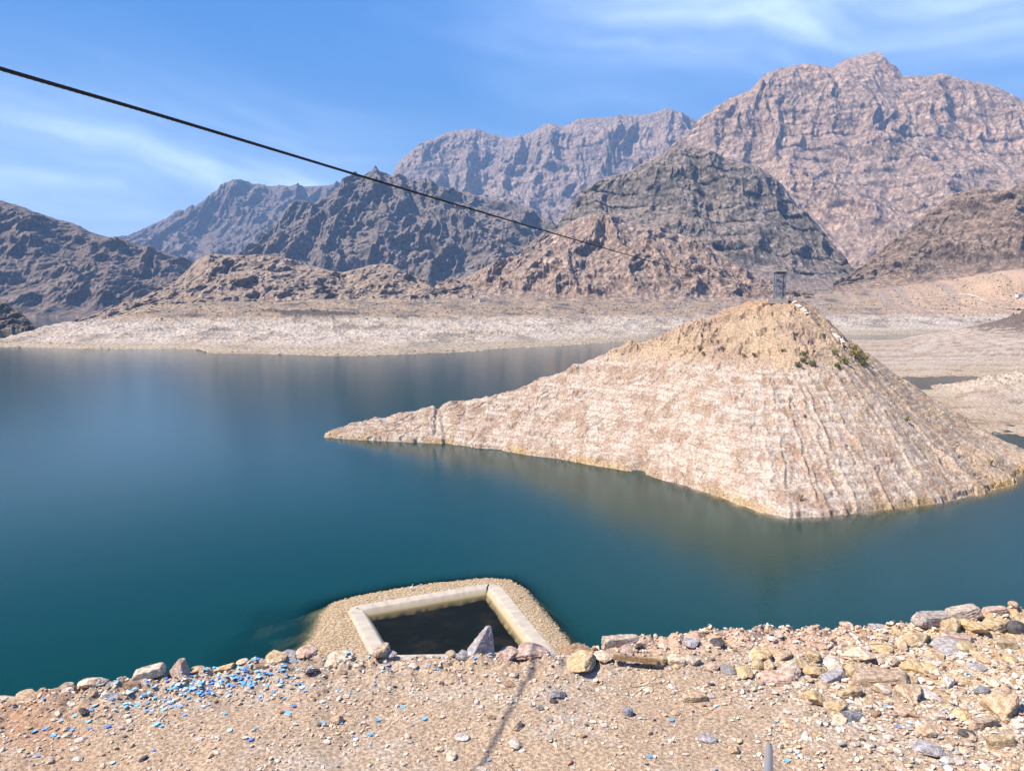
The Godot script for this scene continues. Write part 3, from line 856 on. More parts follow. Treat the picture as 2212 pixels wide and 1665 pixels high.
func faceted(v: PackedVector3Array, f: PackedInt32Array) -> ArrayMesh:
	var fv := PackedVector3Array()
	var fn := PackedVector3Array()
	for t in range(0, f.size(), 3):
		var p := v[f[t]]
		var q := v[f[t + 1]]
		var r := v[f[t + 2]]
		var n := (r - p).cross(q - p)
		if n.dot(p + q + r) < 0.0:
			n = -n
			var k := q
			q = r
			r = k
		n = n.normalized()
		fv.append_array(PackedVector3Array([p, q, r]))
		fn.append_array(PackedVector3Array([n, n, n]))
	var arr := []
	arr.resize(Mesh.ARRAY_MAX)
	arr[Mesh.ARRAY_VERTEX] = fv
	arr[Mesh.ARRAY_NORMAL] = fn
	var m := ArrayMesh.new()
	m.add_surface_from_arrays(Mesh.PRIMITIVE_TRIANGLES, arr)
	return m
# ---------------------------------------------------------------- near terrace, bank and pond shelf
var rim := []
var shelf := PackedVector2Array()
var pond := PackedVector2Array()     # outer line of the pond wall
var pond_in := PackedVector2Array()
var pond_done := false

func pond_setup() -> void:
	if pond_done: return
	pond_done = true
	for p in [[-300, 1530], [0, 1503], [60, 1492], [150, 1478], [230, 1467], [330, 1452], [440, 1437], [520, 1427], [640, 1414], [740, 1411], [900, 1409], [1050, 1409], [1190, 1406], [1280, 1388], [1380, 1370], [1500, 1360], [1600, 1355], [1700, 1352], [1800, 1349], [1900, 1342], [2000, 1335], [2050, 1322], [2140, 1312], [2212, 1308], [2500, 1300]]:
		var w := at_height(p[0], p[1], GROUND_Y)
		rim.append([w.x, w.z])
	for p in [[640, 1420], [682, 1370], [698, 1325], [720, 1302], [764, 1290], [850, 1272], [950, 1258], [1050, 1249], [1100, 1252], [1132, 1270], [1166, 1312], [1212, 1366], [1255, 1420], [1290, 1600], [560, 1600]]:
		var w := at_height(p[0], p[1], 0.0)
		shelf.append(Vector2(w.x, w.z))
	var q := []
	for p in [[751, 1311], [1074, 1256], [1186, 1392], [802, 1405]]:
		var w := at_height(p[0], p[1], 0.9)
		q.append(Vector2(w.x, w.z))
	q[2] = q[1] + (q[2] - q[1]) * 1.16
	q[3] = q[0] + (q[3] - q[0]) * 1.22
	pond = rounded(q, [1.6, 3.4, 3.0, 3.0])
	pond_in = Geometry2D.offset_polygon(pond, -0.7)[0]
	nz.bank_a = noise(601, 4)
	nz.bank_b = noise(602, 4)

func rounded(q: Array, radii: Array) -> PackedVector2Array:
	var out := PackedVector2Array()
	for i in q.size():
		var p: Vector2 = q[i]
		var a: Vector2 = (q[(i + q.size() - 1) % q.size()] - p).normalized()
		var b: Vector2 = (q[(i + 1) % q.size()] - p).normalized()
		for k in 9:
			var t := k / 8.0
			out.append((p + a * radii[i]).lerp(p, t).lerp(p.lerp(p + b * radii[i], t), t))
	return out

func signed_distance(poly: PackedVector2Array, p: Vector2) -> float:
	var best := INF
	for i in poly.size():
		var c := Geometry2D.get_closest_point_to_segment(p, poly[i], poly[(i + 1) % poly.size()])
		best = minf(best, c.distance_squared_to(p))
	best = sqrt(best)
	return -best if Geometry2D.is_point_in_polygon(p, poly) else best

func bank_height(x: float, z: float) -> float:
	pond_setup()
	var s := curve_1d(rim, x) - z
	var h := GROUND_Y
	if s > 0.0: h = GROUND_Y - 0.2 - s * 1.0 if s < 9.0 else GROUND_Y - 9.2 - (s - 9.0) * 0.63
	if z > -60.0: return h
	var p := Vector2(x, z)
	var d := signed_distance(shelf, p)
	var a: float = nz.bank_a.get_noise_2d(x / 7.0, z / 7.0)
	var sh: float
	if d < 0.0:
		sh = 0.05 + minf(-d * 0.16, 0.4) + a * 0.12
		if Geometry2D.is_point_in_polygon(p, pond_in): sh = -0.62 + a * 0.3
	else:
		# a broad drowned apron on the left, steeper elsewhere
		var left := smoothstep(-18.0, -26.0, x) * smoothstep(-116.0, -104.0, z)
		sh = 0.05 - d * 0.85 + a * 0.4 * smoothstep(0.0, 3.0, d)
		sh = lerpf(sh, maxf(-0.05 - d * 0.30, -1.5 - maxf(d - 9.0, 0.0) * 0.5) + a * 0.5 * smoothstep(0.0, 2.0, d), left)
	return maxf(maxf(h, sh), -14.0)

func terrace_height(x: float, z: float) -> float:
	var rz := curve_1d(rim, x)
	var s := rz - z
	var a: float = nz.bank_a.get_noise_2d(x / 0.9, z / 0.9)
	var b: float = nz.bank_b.get_noise_2d(x / 0.16, z / 0.16)
	var rough := smoothstep(1.3, 0.1, -s) * 0.6 + 0.5 * smoothstep(0.4, 2.2, x)
	var y: float = GROUND_Y + a * 0.035 + b * (0.004 + 0.012 * rough) + nz.bank_b.get_noise_2d(x / 0.045 + 5.0, z / 0.045) * (0.001 + 0.004 * rough)
	y += 0.05 * smoothstep(-0.5, -0.12, s) * (0.6 + b)
	if s > -0.12: y -= (s + 0.12) * 0.9 + 0.12 * smoothstep(-0.12, 0.3, s)
	return y

func build_near_ground() -> void:
	pond_setup()
	var xs := lines_between([[-60.0, -6.0, 4.5], [-6.0, -4.2, 0.2], [-4.2, 4.2, 0.0125], [4.2, 6.0, 0.2], [6.0, 60.0, 4.5]])
	var C := xs.size()
	var runs := [[34.0, 4], [4.0, 8], [-2.6, 0]]
	var v := PackedVector3Array()
	var rows := []
	for k in 6: rows.append(lerpf(40.0, 3.0, k / 6.0))
	for k in 8: rows.append(lerpf(3.0, -2.6, k / 8.0))
	var near_rows := rows.size()
	var R := near_rows + 165 + 20
	for r in R:
		for c in C:
			var x := xs[c]
			var rz: float = curve_1d(rim, x) + 0.035 * nz.bank_b.get_noise_1d(x / 0.2)
			var z: float
			if r < near_rows: z = rows[r]
			elif r < near_rows + 165: z = lerpf(-2.6, rz - 0.12, (r - near_rows) / 164.0)
			else: z = rz - 0.12 - pow((r - near_rows - 164) / 20.0, 1.4) * 2.6
			v.append(Vector3(x, terrace_height(x, z), z))
	var n := grid_normals(v, C, R)
	var col := PackedColorArray()
	col.resize(v.size())
	for i in v.size():
		var p := v[i]
		var a: float = nz.bank_a.get_noise_2d(p.x / 1.1 + 3.0, p.z / 0.8)
		var b: float = nz.bank_b.get_noise_2d(p.x / 0.22, p.z / 0.22)
		var c := Color(0.49, 0.38, 0.275).lerp(Color(0.46, 0.37, 0.28), clampf(0.5 + a, 0, 1))
		c = c.lerp(Color(0.47, 0.26, 0.15), 0.75 * smoothstep(-2.2, -3.2, p.x + a * 0.7) + 0.0)
		c = c.lerp(Color(0.60, 0.42, 0.32), 0.85 * smoothstep(0.55, 0.95, p.x + a * 0.3) * smoothstep(3.3, 2.6, p.x) * smoothstep(-4.45, -4.65, p.z + 0.2 * a))
		c = c.lerp(Color(0.60, 0.45, 0.27), 0.85 * smoothstep(1.9, 2.8, p.x + a * 0.5) * smoothstep(-3.4, -4.2, p.z))
		c = c.lerp(Color(0.55, 0.49, 0.42), 0.5 * smoothstep(0.15, 0.5, b + a))
		col[i] = c
	var m := rock_material("soil", "grit", 0.6, 0.25)
	var o := put("ground", grid_mesh(v, n, col, C, R), m)
	tag(o, "dry tan dirt terrace strewn with gravel along the near edge", "ground", "", "structure")
	# the bank below the edge, with the shelf that carries the pond and the bed running out under the water
	var bx := lines_between([[-400.0, -62.0, 26.0], [-62.0, 42.0, 0.65], [42.0, 400.0, 26.0]])
	var bz := lines_between([[5.2, 84.0, 2.6], [84.0, 136.0, 0.5], [136.0, 180.0, 8.0]])
	v = PackedVector3Array()
	for z in bz:
		for x in bx:
			v.append(Vector3(x, bank_height(x, -z) - (0.35 if z < 12.0 else 0.0), -z))
	n = grid_normals(v, bx.size(), bz.size())
	col = PackedColorArray()
	col.resize(v.size())
	for i in v.size():
		var p := v[i]
		var a: float = nz.bank_a.get_noise_2d(p.x / 9.0, p.z / 9.0)
		var b: float = nz.bank_b.get_noise_2d(p.x / 2.2, p.z / 2.2)
		var c := Color(0.46, 0.37, 0.25).lerp(Color(0.54, 0.45, 0.32), clampf(0.5 + b, 0, 1))
		if p.y < 0.6 and p.z < -70.0:
			var weed := smoothstep(0.02, 0.22, a + 0.5 * b + 0.06 + 0.16 * smoothstep(-22.0, -28.0, p.x) + 0.25 * smoothstep(-1.0, -3.0, p.y)) * smoothstep(-0.3, -1.1, p.y)
			c = c.lerp(Color(0.20, 0.21, 0.10), smoothstep(0.0, -0.45, p.y))
			c = c.lerp(Color(0.012, 0.014, 0.010), weed)
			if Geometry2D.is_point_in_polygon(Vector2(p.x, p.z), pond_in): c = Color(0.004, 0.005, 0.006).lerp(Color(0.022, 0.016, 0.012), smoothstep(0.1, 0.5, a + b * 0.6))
		col[i] = c
	var bank := put("bank", grid_mesh(v, n, col, bx.size(), bz.size()), rock_material("rock_fine", "lumps", 5.0, 4.0))
	tag(bank, "steep near bank and gravel shelf around the concrete pond", "bank", "", "structure")

func build_pond() -> void:
	var t := thing("concrete_pond", "cracked pale concrete pond with rounded corners full of dark water below the edge", "pond", Vector3.ZERO)
	# the wall is swept round the outline from one side of the crack to the other
	var prof := [[-0.5, 0.1], [-0.12, 0.62], [0.0, 0.86], [0.14, 0.93], [1.6, 0.88], [1.85, 0.82], [2.35, 0.25], [2.55, 0.02], [2.9, -0.6], [3.3, -1.6]]
	var loop := PackedVector2Array()
	var at := 0
	var best := INF
	var crack := at_height(1049, 1260, 0.9)
	var dense := PackedVector2Array()
	for i in pond.size():
		var a := pond[i]
		var b := pond[(i + 1) % pond.size()]
		var n := maxi(1, int(a.distance_to(b) / 0.5))
		for k in n: dense.append(a.lerp(b, float(k) / n))
	for i in dense.size():
		var d := dense[i].distance_to(Vector2(crack.x, crack.z))
		if d < best:
			best = d
			at = i
	for i in dense.size(): loop.append(dense[(at + i) % dense.size()])
	loop.append(loop[0])
	var rr := noise(620, 3)
	var C := loop.size()
	var v := PackedVector3Array()
	var col := PackedColorArray()
	for j in prof.size():
		for i in C:
			var prev := loop[(i + C - 2) % (C - 1)] if i == 0 else loop[i - 1]
			var next := loop[1] if i == C - 1 else loop[i + 1]
			var dir := (next - prev).normalized()
			var inward := Vector2(-dir.y, dir.x)
			if not Geometry2D.is_point_in_polygon(loop[i] + inward * 0.3, pond): inward = -inward
			var w := rr.get_noise_2d(loop[i].x / 4.0, loop[i].y / 4.0 + j * 0.2) * 0.03
			var p: Vector2 = loop[i] + inward * (prof[j][0] + w)
			if i == 0 or i == C - 1:
				var jag := 0.16 + 0.30 * rr.get_noise_1d(j * 1.7 + 3.0)
				var side := 1.0 if i == 0 else -1.0
				p += dir * (side * 0.13 + jag - 0.26 * (prof[j][0] - 1.0))
			v.append(Vector3(p.x, prof[j][1] + w * 0.5, p.y))
			var stain := rr.get_noise_2d(p.x / 1.4, p.y / 1.4)
			var c := Color(0.41, 0.35, 0.275).lerp(Color(0.31, 0.265, 0.21), clampf(0.4 + 1.4 * stain, 0, 1))
			if j < 2: c = c.lerp(Color(0.40, 0.33, 0.24), 0.5)
			if j >= 7: c = Color(0.26, 0.19, 0.085).lerp(Color(0.012, 0.011, 0.008), smoothstep(7.1, 8.4, j + stain))
			if j == 6: c = Color(0.36, 0.285, 0.18)
			col.append(c)
	var concrete := plain_material(Color.WHITE, 0.9)
	concrete.vertex_color_use_as_albedo = true
	# rows run outward to inward: reversed columns keep the faces outward
	var rv := PackedVector3Array()
	var rc := PackedColorArray()
	for j in prof.size():
		for i in C:
			rv.append(v[j * C + C - 1 - i])
			rc.append(col[j * C + C - 1 - i])
	var n := grid_normals(rv, C, prof.size())
	var up := 0.0
	for q in n: up += q.y
	if up < 0.0:
		rv = v
		rc = col
		n = grid_normals(rv, C, prof.size())
	put("wall", grid_mesh(rv, n, rc, C, prof.size()), concrete, t)
	var m := MultiMesh.new()
	m.transform_format = MultiMesh.TRANSFORM_3D
	m.use_colors = true
	m.mesh = rock_mesh(901, 1, 0.05)
	var spots := []
	for i in 9000:
		var p := Vector2(rng.randf_range(-32.0, 16.0), rng.randf_range(-125.0, -88.0))
		var d := signed_distance(shelf, p)
		if d < 0.9 and not Geometry2D.is_point_in_polygon(p, pond) and rng.randf() < (0.9 if p.x < -20.0 or d > -2.0 else 0.35): spots.append(p)
	m.instance_count = spots.size()
	for i in spots.size():
		var p: Vector2 = spots[i]
		var s := rng.randf_range(0.14, 0.42)
		m.set_instance_transform(i, Transform3D(Basis.from_euler(Vector3(0, rng.randf() * TAU, rng.randf_range(-0.4, 0.4))).scaled(Vector3(s, s * 0.6, s * 0.8)), Vector3(p.x, bank_height(p.x, p.y) + 0.04, p.y)))
		m.set_instance_color(i, Color(0.66, 0.55, 0.39).lerp(Color(0.56, 0.45, 0.29), rng.randf()))
	var q := MultiMeshInstance3D.new()
	q.multimesh = m
	q.material_override = rock_material("stone", "lumps", 0.8, 0.0)
	q.name = numbered("gravel")
	add_child(q)
	tag(q, "tan gravel heaped round the outside of the concrete pond", "gravel", "", "stuff")
# ---------------------------------------------------------------- tower, its base, stairs and the cable
func beam(called: String, a: Vector3, b: Vector3, w: float, mat: Material, parent: Node) -> MeshInstance3D:
	var o := put(called, unit_box(), mat, parent)
	var d := b - a
	var y := d.normalized()
	var x := y.cross(Vector3(0.31, 0.2, 0.93)).normalized()
	if absf(y.y) > 0.99: x = Vector3.RIGHT
	var z := x.cross(y)
	o.transform = Transform3D(Basis(x * w, y * d.length(), z * w), (a + b) * 0.5)
	return o

var box_mesh: BoxMesh
func unit_box() -> BoxMesh:
	if box_mesh == null:
		box_mesh = BoxMesh.new()
		box_mesh.size = Vector3.ONE
	return box_mesh

func block(called: String, size: Vector3, at: Vector3, mat: Material, parent: Node) -> MeshInstance3D:
	var o := put(called, unit_box(), mat, parent)
	o.transform = Transform3D(Basis.from_scale(size), at)
	return o

func tube(points: PackedVector3Array, radii: PackedFloat32Array, sides: int, twist := 0.0, lobes := 0, lobe := 0.0) -> ArrayMesh:
	var v := PackedVector3Array()
	var n := PackedVector3Array()
	var up := Vector3.UP
	var run := 0.0
	var R := points.size()
	var idx := PackedInt32Array()
	for i in R:
		var t := (points[mini(i + 1, R - 1)] - points[maxi(i - 1, 0)]).normalized()
		if absf(t.dot(up)) > 0.95: up = Vector3(0.6, 0.1, 0.8)
		var x := t.cross(up).normalized()
		var y := x.cross(t)
		up = y
		if i > 0: run += points[i].distance_to(points[i - 1])
		for k in sides:
			var a := TAU * k / sides
			var r := radii[i] * (1.0 + lobe * cos(lobes * a + run * twist))
			v.append(points[i] + (x * cos(a) + y * sin(a)) * r)
			n.append(x * cos(a) + y * sin(a))
	for i in R - 1:
		for k in sides:
			var a := i * sides + k
			var b := i * sides + (k + 1) % sides
			idx.append_array(PackedInt32Array([a, b, a + sides, b, b + sides, a + sides]))
	for e in [0, R - 1]:
		var c := v.size()
		v.append(points[e])
		n.append((points[e] - points[1 if e == 0 else e - 1]).normalized())
		for k in sides:
			var a: int = e * sides + k
			var b: int = e * sides + (k + 1) % sides
			idx.append_array(PackedInt32Array([c, b, a]) if e == 0 else PackedInt32Array([c, a, b]))
	var arr := []
	arr.resize(Mesh.ARRAY_MAX)
	arr[Mesh.ARRAY_VERTEX] = v
	arr[Mesh.ARRAY_NORMAL] = n
	arr[Mesh.ARRAY_INDEX] = idx
	var m := ArrayMesh.new()
	m.add_surface_from_arrays(Mesh.PRIMITIVE_TRIANGLES, arr)
	return m

func smooth_1d(pts: Array, x: float) -> float:
	var i := 0
	while i < pts.size() - 2 and x > pts[i + 1][0]: i += 1
	var x0: float = pts[i][0]
	var x1: float = pts[i + 1][0]
	var s0: float = (pts[i + 1][1] - pts[i][1]) / (x1 - x0)
	var a := s0
	var b := s0
	if i > 0: a = (pts[i + 1][1] - pts[i - 1][1]) / (x1 - pts[i - 1][0])
	if i < pts.size() - 2: b = (pts[i + 2][1] - pts[i][1]) / (pts[i + 2][0] - x0)
	var t := (x - x0) / (x1 - x0)
	return hermite(Vector3(0, pts[i][1], 0), Vector3(0, pts[i + 1][1], 0), Vector3(0, a * (x1 - x0), 0), Vector3(0, b * (x1 - x0), 0), t).y

func build_tower() -> void:
	var steel := plain_material(Color(0.19, 0.24, 0.31), 0.55, 0.2)
	var dark := plain_material(Color(0.03, 0.03, 0.035), 0.8)
	var shade := plain_material(Color(0.10, 0.11, 0.12), 0.7, 0.2)
	var concrete := rock_material("stone", "grit", 1.5, 0.6)
	concrete.albedo_color = Color(0.62, 0.60, 0.57).linear_to_srgb()
	var foot := at_depth(1684, 646, 246.0)
	var yaw := deg_to_rad(-7.0)
	var base := thing("concrete_platform", "pale concrete platform on top of the conical hill under the lattice tower", "platform", foot, yaw)
	block("slab", Vector3(6.4, 1.5, 5.2), Vector3(-0.9, -0.75, 0), concrete, base)
	block("slab", Vector3(1.3, 0.28, 4.6), Vector3(2.96, -0.16, 0.1), concrete, base)
	block("pier", Vector3(0.5, 2.2, 3.6), Vector3(2.8, -1.4, -0.4), shade, base)
	var t := thing("lattice_tower", "blue grey steel lattice tower with a dark flat roof on the conical hill", "tower", foot, yaw)
	var w := 1.5
	var H := 8.7
	var deck := 5.5
	var mid := 2.7
	for s in [[-1, 1], [1, 1], [1, -1], [-1, -1]]:
		beam("leg", Vector3(s[0] * w, 0, s[1] * w), Vector3(s[0] * w, H - 0.2, s[1] * w), 0.30, steel, t)
	var corners := [Vector3(-w, 0, w), Vector3(w, 0, w), Vector3(w, 0, -w), Vector3(-w, 0, -w)]
	for i in 4:
		var a: Vector3 = corners[i]
		var b: Vector3 = corners[(i + 1) % 4]
		for lev in [[0.15, mid - 0.1], [mid + 0.1, deck - 0.2]]:
			beam("brace", a + Vector3.UP * lev[0], b + Vector3.UP * lev[1], 0.16, steel, t)
			beam("brace", b + Vector3.UP * lev[0], a + Vector3.UP * lev[1], 0.16, steel, t)
		beam("crossbeam", a + Vector3.UP * mid, b + Vector3.UP * mid, 0.15, steel, t)
		beam("crossbeam", a + Vector3.UP * (H - 0.45), b + Vector3.UP * (H - 0.45), 0.16, steel, t)
		beam("railing", a + Vector3.UP * (deck + 1.0), b + Vector3.UP * (deck + 1.0), 0.07, steel, t)
		beam("railing", a + Vector3.UP * (deck + 0.55), b + Vector3.UP * (deck + 0.55), 0.05, steel, t)
	block("deck", Vector3(3.3, 0.2, 3.3), Vector3(0, deck - 0.02, 0), shade, t)
	var roof := block("roof", Vector3(3.5, 0.38, 3.5), Vector3(0.05, H, 0), dark, t)
	block("panel", Vector3(0.9, 0.85, 0.06), Vector3(-1.0, deck + 0.55, w - 0.15), steel, t)
	block("panel", Vector3(1.4, 0.6, 0.06), Vector3(0.15, deck + 0.45, -w + 0.2), plain_material(Color(0.6, 0.62, 0.66), 0.6), t)
	# stair tower inside
	for s in [-0.15, 0.95]:
		beam("stringer", Vector3(s, 0.0, -0.2), Vector3(s, deck, -0.2), 0.12, shade, t)
	for k in 17: block("rung", Vector3(1.0, 0.06, 0.22), Vector3(0.4, 0.3 + k * 0.31, -0.2), steel, t)
	beam("winch_arm", Vector3(-w, 4.3, w), Vector3(-w - 0.9, 4.3, w + 0.3), 0.16, shade, t)
	var mast := thing("thin_pole", "thin bare pole standing beside the tower platform", "pole", foot + Vector3(3.9, -0.6, 1.0))
	beam("shaft", Vector3.ZERO, Vector3(0, 2.6, 0), 0.09, shade, mast)
	# concrete stairs down the right flank
	var white := rock_material("stone", "grit", 1.5, 0.3)
	white.albedo_color = Color(0.82, 0.81, 0.79).linear_to_srgb()
	for f in [["white concrete steps dropping right from the tower platform", 1711, 654, 1744, 683, 12], ["short white concrete steps halfway down the right ridge of the hill", 1800, 722, 1822, 742, 7]]:
		var a := hill_ray(f[1], f[2])
		var b := hill_ray(f[3], f[4])
		var s := thing("concrete_steps", f[0], "steps", a, 0.0)
		var d := b - a
		var along := d.normalized()
		var out := along.cross(Vector3.UP).cross(along).normalized()
		if out.y < 0.0: out = -out
		out = (out + Vector3(0, 0.1, 0.5)).normalized()
		var side := along.cross(out).normalized()
		out = side.cross(along).normalized()
		for k in f[5]:
			var p: Vector3 = d * ((k + 0.5) / f[5])
			p.y = maxf(p.y, hill_surface(a.x + p.x, a.z + p.z) - a.y)
			var o := put("step", unit_box(), white, s)
			o.transform = Transform3D(Basis(along * (d.length() / f[5] * 1.0), out * 0.5, side * 1.0), p + out * (0.18 + 0.04 * (k % 2)))
	# the cable: hangs from the tower past the terrace, near the camera at the left
	var list := [[-420, 18], [-200, 87], [0, 148], [318, 241], [637, 337], [779, 380], [1062, 464.5], [1203, 506], [1416, 567], [1557, 602.5], [1593, 611], [1619, 615.5], [1646, 617.5], [1662, 617]]
	var pts := PackedVector3Array()
	var end := foot + Basis(Vector3.UP, yaw) * Vector3(-w - 0.9, 4.3, w + 0.3)
	var far_d := -end.z
	var i := 0
	var px := -420.0
	while px < 1660.0:
		var inv := lerpf(1.0 / 3.4, 1.0 / far_d, px / 1662.0)
		pts.append(at_depth(px, smooth_1d(list, px), 1.0 / inv))
		px += 1.2 if px < 900.0 else 6.0
	pts.append(end)
	var rad := PackedFloat32Array()
	rad.resize(pts.size())
	rad.fill(0.0093)
	var rope := plain_material(Color(0.012, 0.010, 0.009), 0.8, 0.0)
	var c := put("steel_cable", tube(pts, rad, 14, 170.0, 6, 0.09), rope)
	tag(c, "dark twisted steel cable running down from the upper left to the tower", "cable")
# ---------------------------------------------------------------- stones and tile chips on the terrace
const HUES := {"k": [Color(0.60, 0.55, 0.49), "pale grey"], "t": [Color(0.64, 0.52, 0.385), "tan"], "y": [Color(0.68, 0.555, 0.355), "yellow"], "c": [Color(0.76, 0.68, 0.56), "cream"], "g": [Color(0.54, 0.54, 0.56), "grey"], "d": [Color(0.12, 0.12, 0.13), "dark grey"], "p": [Color(0.68, 0.53, 0.45), "pinkish"], "b": [Color(0.42, 0.31, 0.22), "brown"], "s": [Color(0.34, 0.365, 0.41), "slate blue"], "w": [Color(0.80, 0.78, 0.74), "white"]}
var marks := []      # [column, row, words] of stones and things that can serve to say where others lie
var told := []       # [node, words, group] waiting for their labels
var taken := {}

func where_words(X: float, Y: float, but: String) -> String:
	var best := INF
	var found: Array = marks[0]
	for m in marks:
		if m[2] == but: continue
		var d := Vector2(m[0] - X, (m[1] - Y) * 1.7).length()
		if d < best:
			best = d
			found = m
	var dx: float = X - found[0]
	var dy: float = (Y - found[1]) * 1.7
	if absf(dx) > 2.2 * absf(dy): return ("right of the " if dx > 0 else "left of the ") + found[2]
	if absf(dy) > 2.2 * absf(dx): return ("in front of the " if dy > 0 else "behind the ") + found[2]
	return ("before and " if dy > 0 else "behind and ") + ("right of the " if dx > 0 else "left of the ") + found[2]

func settle_labels() -> void:
	var sets := {}
	for t in told:
		if not sets.has(t[1]): sets[t[1]] = []
		sets[t[1]].append(t)
	var ordinal := ["leftmost", "second from left", "third from left", "fourth from left", "fifth from left", "sixth from left", "seventh from left", "eighth from left", "ninth from left"]
	for words in sets:
		var s: Array = sets[words]
		if s.size() == 1:
			s[0][0].set_meta("label", words)
			continue
		s.sort_custom(func(p, q): return p[0].position.x < q[0].position.x)
		for k in s.size():
			var many: bool = s.size() > 9
			s[k][0].set_meta("label", words if many else "%s, %s" % [words, ordinal[k] if k < s.size() - 1 else "rightmost"])

var stone_meshes := {}
func stone_mesh(kind: String, n: int) -> ArrayMesh:
	var key := "%s%d" % [kind, n]
	if not stone_meshes.has(key):
		match kind:
			"angular": stone_meshes[key] = rock_mesh(700 + n, 3, 0.045, 9)
			"block": stone_meshes[key] = rock_mesh(740 + n, 3, 0.05, 11)
			"small": stone_meshes[key] = rock_mesh(780 + n, 2, 0.05, 10)
			"slab": stone_meshes[key] = slab_mesh(820 + n)
			"clod": stone_meshes[key] = rock_mesh(860 + n, 3, 0.13, 6)
			"cobble": stone_meshes[key] = rock_mesh(880 + n, 3, 0.02, 0)
			"point": stone_meshes[key] = point_mesh(890 + n)
	return stone_meshes[key]

func cut_ball(planes: Array, level: int, rough: float, seed_: int) -> ArrayMesh:
	var src := icosphere(level)
	var v: PackedVector3Array = src[0].duplicate()
	var f: PackedInt32Array = src[1]
	var n := noise(seed_, 3)
	for i in v.size():
		var d := v[i].normalized()
		var s := 1.5
		for p in planes:
			var k: float = d.dot(p[0])
			if k > 0.01: s = minf(s, p[1] / k)
		v[i] = d * (s + rough * n.get_noise_3d(d.x * 3.0, d.y * 3.0, d.z * 3.0)) * 0.5
	return faceted(v, f)

func slab_mesh(seed_: int) -> ArrayMesh:
	var r := RandomNumberGenerator.new()
	r.seed = seed_
	var p := []
	for d in [Vector3.RIGHT, Vector3.LEFT, Vector3.UP, Vector3.DOWN, Vector3.FORWARD, Vector3.BACK]:
		p.append([(d + Vector3(r.randfn(), r.randfn(), r.randfn()) * 0.09).normalized(), 0.98])
	p.append([Vector3(r.randf_range(-1, 1), 0.2, r.randf_range(-1, 1)).normalized(), 1.05])
	p.append([Vector3(r.randf_range(-1, 1), 0.1, 1).normalized(), 1.0])
	return cut_ball(p, 3, 0.08, seed_)

func point_mesh(seed_: int) -> ArrayMesh:
	var p := [[Vector3(-0.86, 0.50, 0.1).normalized(), 0.52], [Vector3(0.95, 0.22, 0.1).normalized(), 0.62], [Vector3(0.5, 0.6, 0.3).normalized(), 0.86], [Vector3(0, 0.25, 1).normalized(), 0.5], [Vector3(0, 0.2, -1).normalized(), 0.5], [Vector3.DOWN, 0.95], [Vector3(-0.2, 1, 0).normalized(), 1.02]]
	return cut_ball(p, 3, 0.06, seed_)

var stone_mats := {}
func stone_material(hue: String, k: int) -> StandardMaterial3D:
	var key := "%s%d" % [hue, k]
	if not stone_mats.has(key):
		var m := rock_material("stone", "lumps", 0.22, 0.8)
		var c: Color = HUES[hue][0]
		var f: float = [1.0, 0.88, 1.08][k]
		m.albedo_color = Color(c.r * f, c.g * f * [1.0, 1.02, 0.97][k], c.b * f * [1.0, 1.08, 0.93][k]).linear_to_srgb()
		m.vertex_color_use_as_albedo = false
		stone_mats[key] = m
	return stone_mats[key]

func ground_spot(X: float, Y: float) -> Vector3:
	var p := at_height(X, Y, GROUND_Y)
	p.z = maxf(p.z, curve_1d(rim, p.x) + 0.12)
	p.y = terrace_height(p.x, p.z)
	return p

func lay_stone(X: float, Y: float, w: float, h: float, hue: String, shape: String, words: String, group: String) -> MeshInstance3D:
	var base := ground_spot(X, Y + 0.36 * h)
	var dist := (base - EYE).length()
	var W := w * dist / FOCAL
	var D := W * rng.randf_range(0.6, 0.85)
	if shape == "slab": D = W * rng.randf_range(0.35, 0.6)
	var Hh := clampf((h * dist / FOCAL - D * 0.42) / 0.88, 0.30 * W, 1.6 * W)
	if shape == "slab": Hh = clampf(Hh, 0.12 * W, 0.42 * W)
	if shape == "point": Hh = h * dist / FOCAL * 1.05
	var o := put("concrete_slab" if shape == "slab" and words.contains("concrete") else "stone" if w < 40.0 else "rock", stone_mesh(shape, rng.randi() % (1 if shape == "point" else 5)), stone_material(hue, rng.randi() % 3))
	var turn := rng.randf_range(-0.5, 0.5) if shape in ["slab", "point", "cobble"] else rng.randf() * TAU
	var k := 1.12 if shape != "point" else 1.25
	if shape in ["slab"]: k = 1.0
	o.transform = Transform3D(Basis.from_euler(Vector3(rng.randf_range(-0.12, 0.12), turn, rng.randf_range(-0.12, 0.12))) * Basis.from_scale(Vector3(W * k, Hh * k, D * k)), base + Vector3(0, Hh * (0.24 if shape != "point" else 0.42), 0))
	tag(o, "", "rock", group)
	told.append([o, words, group])
	return o

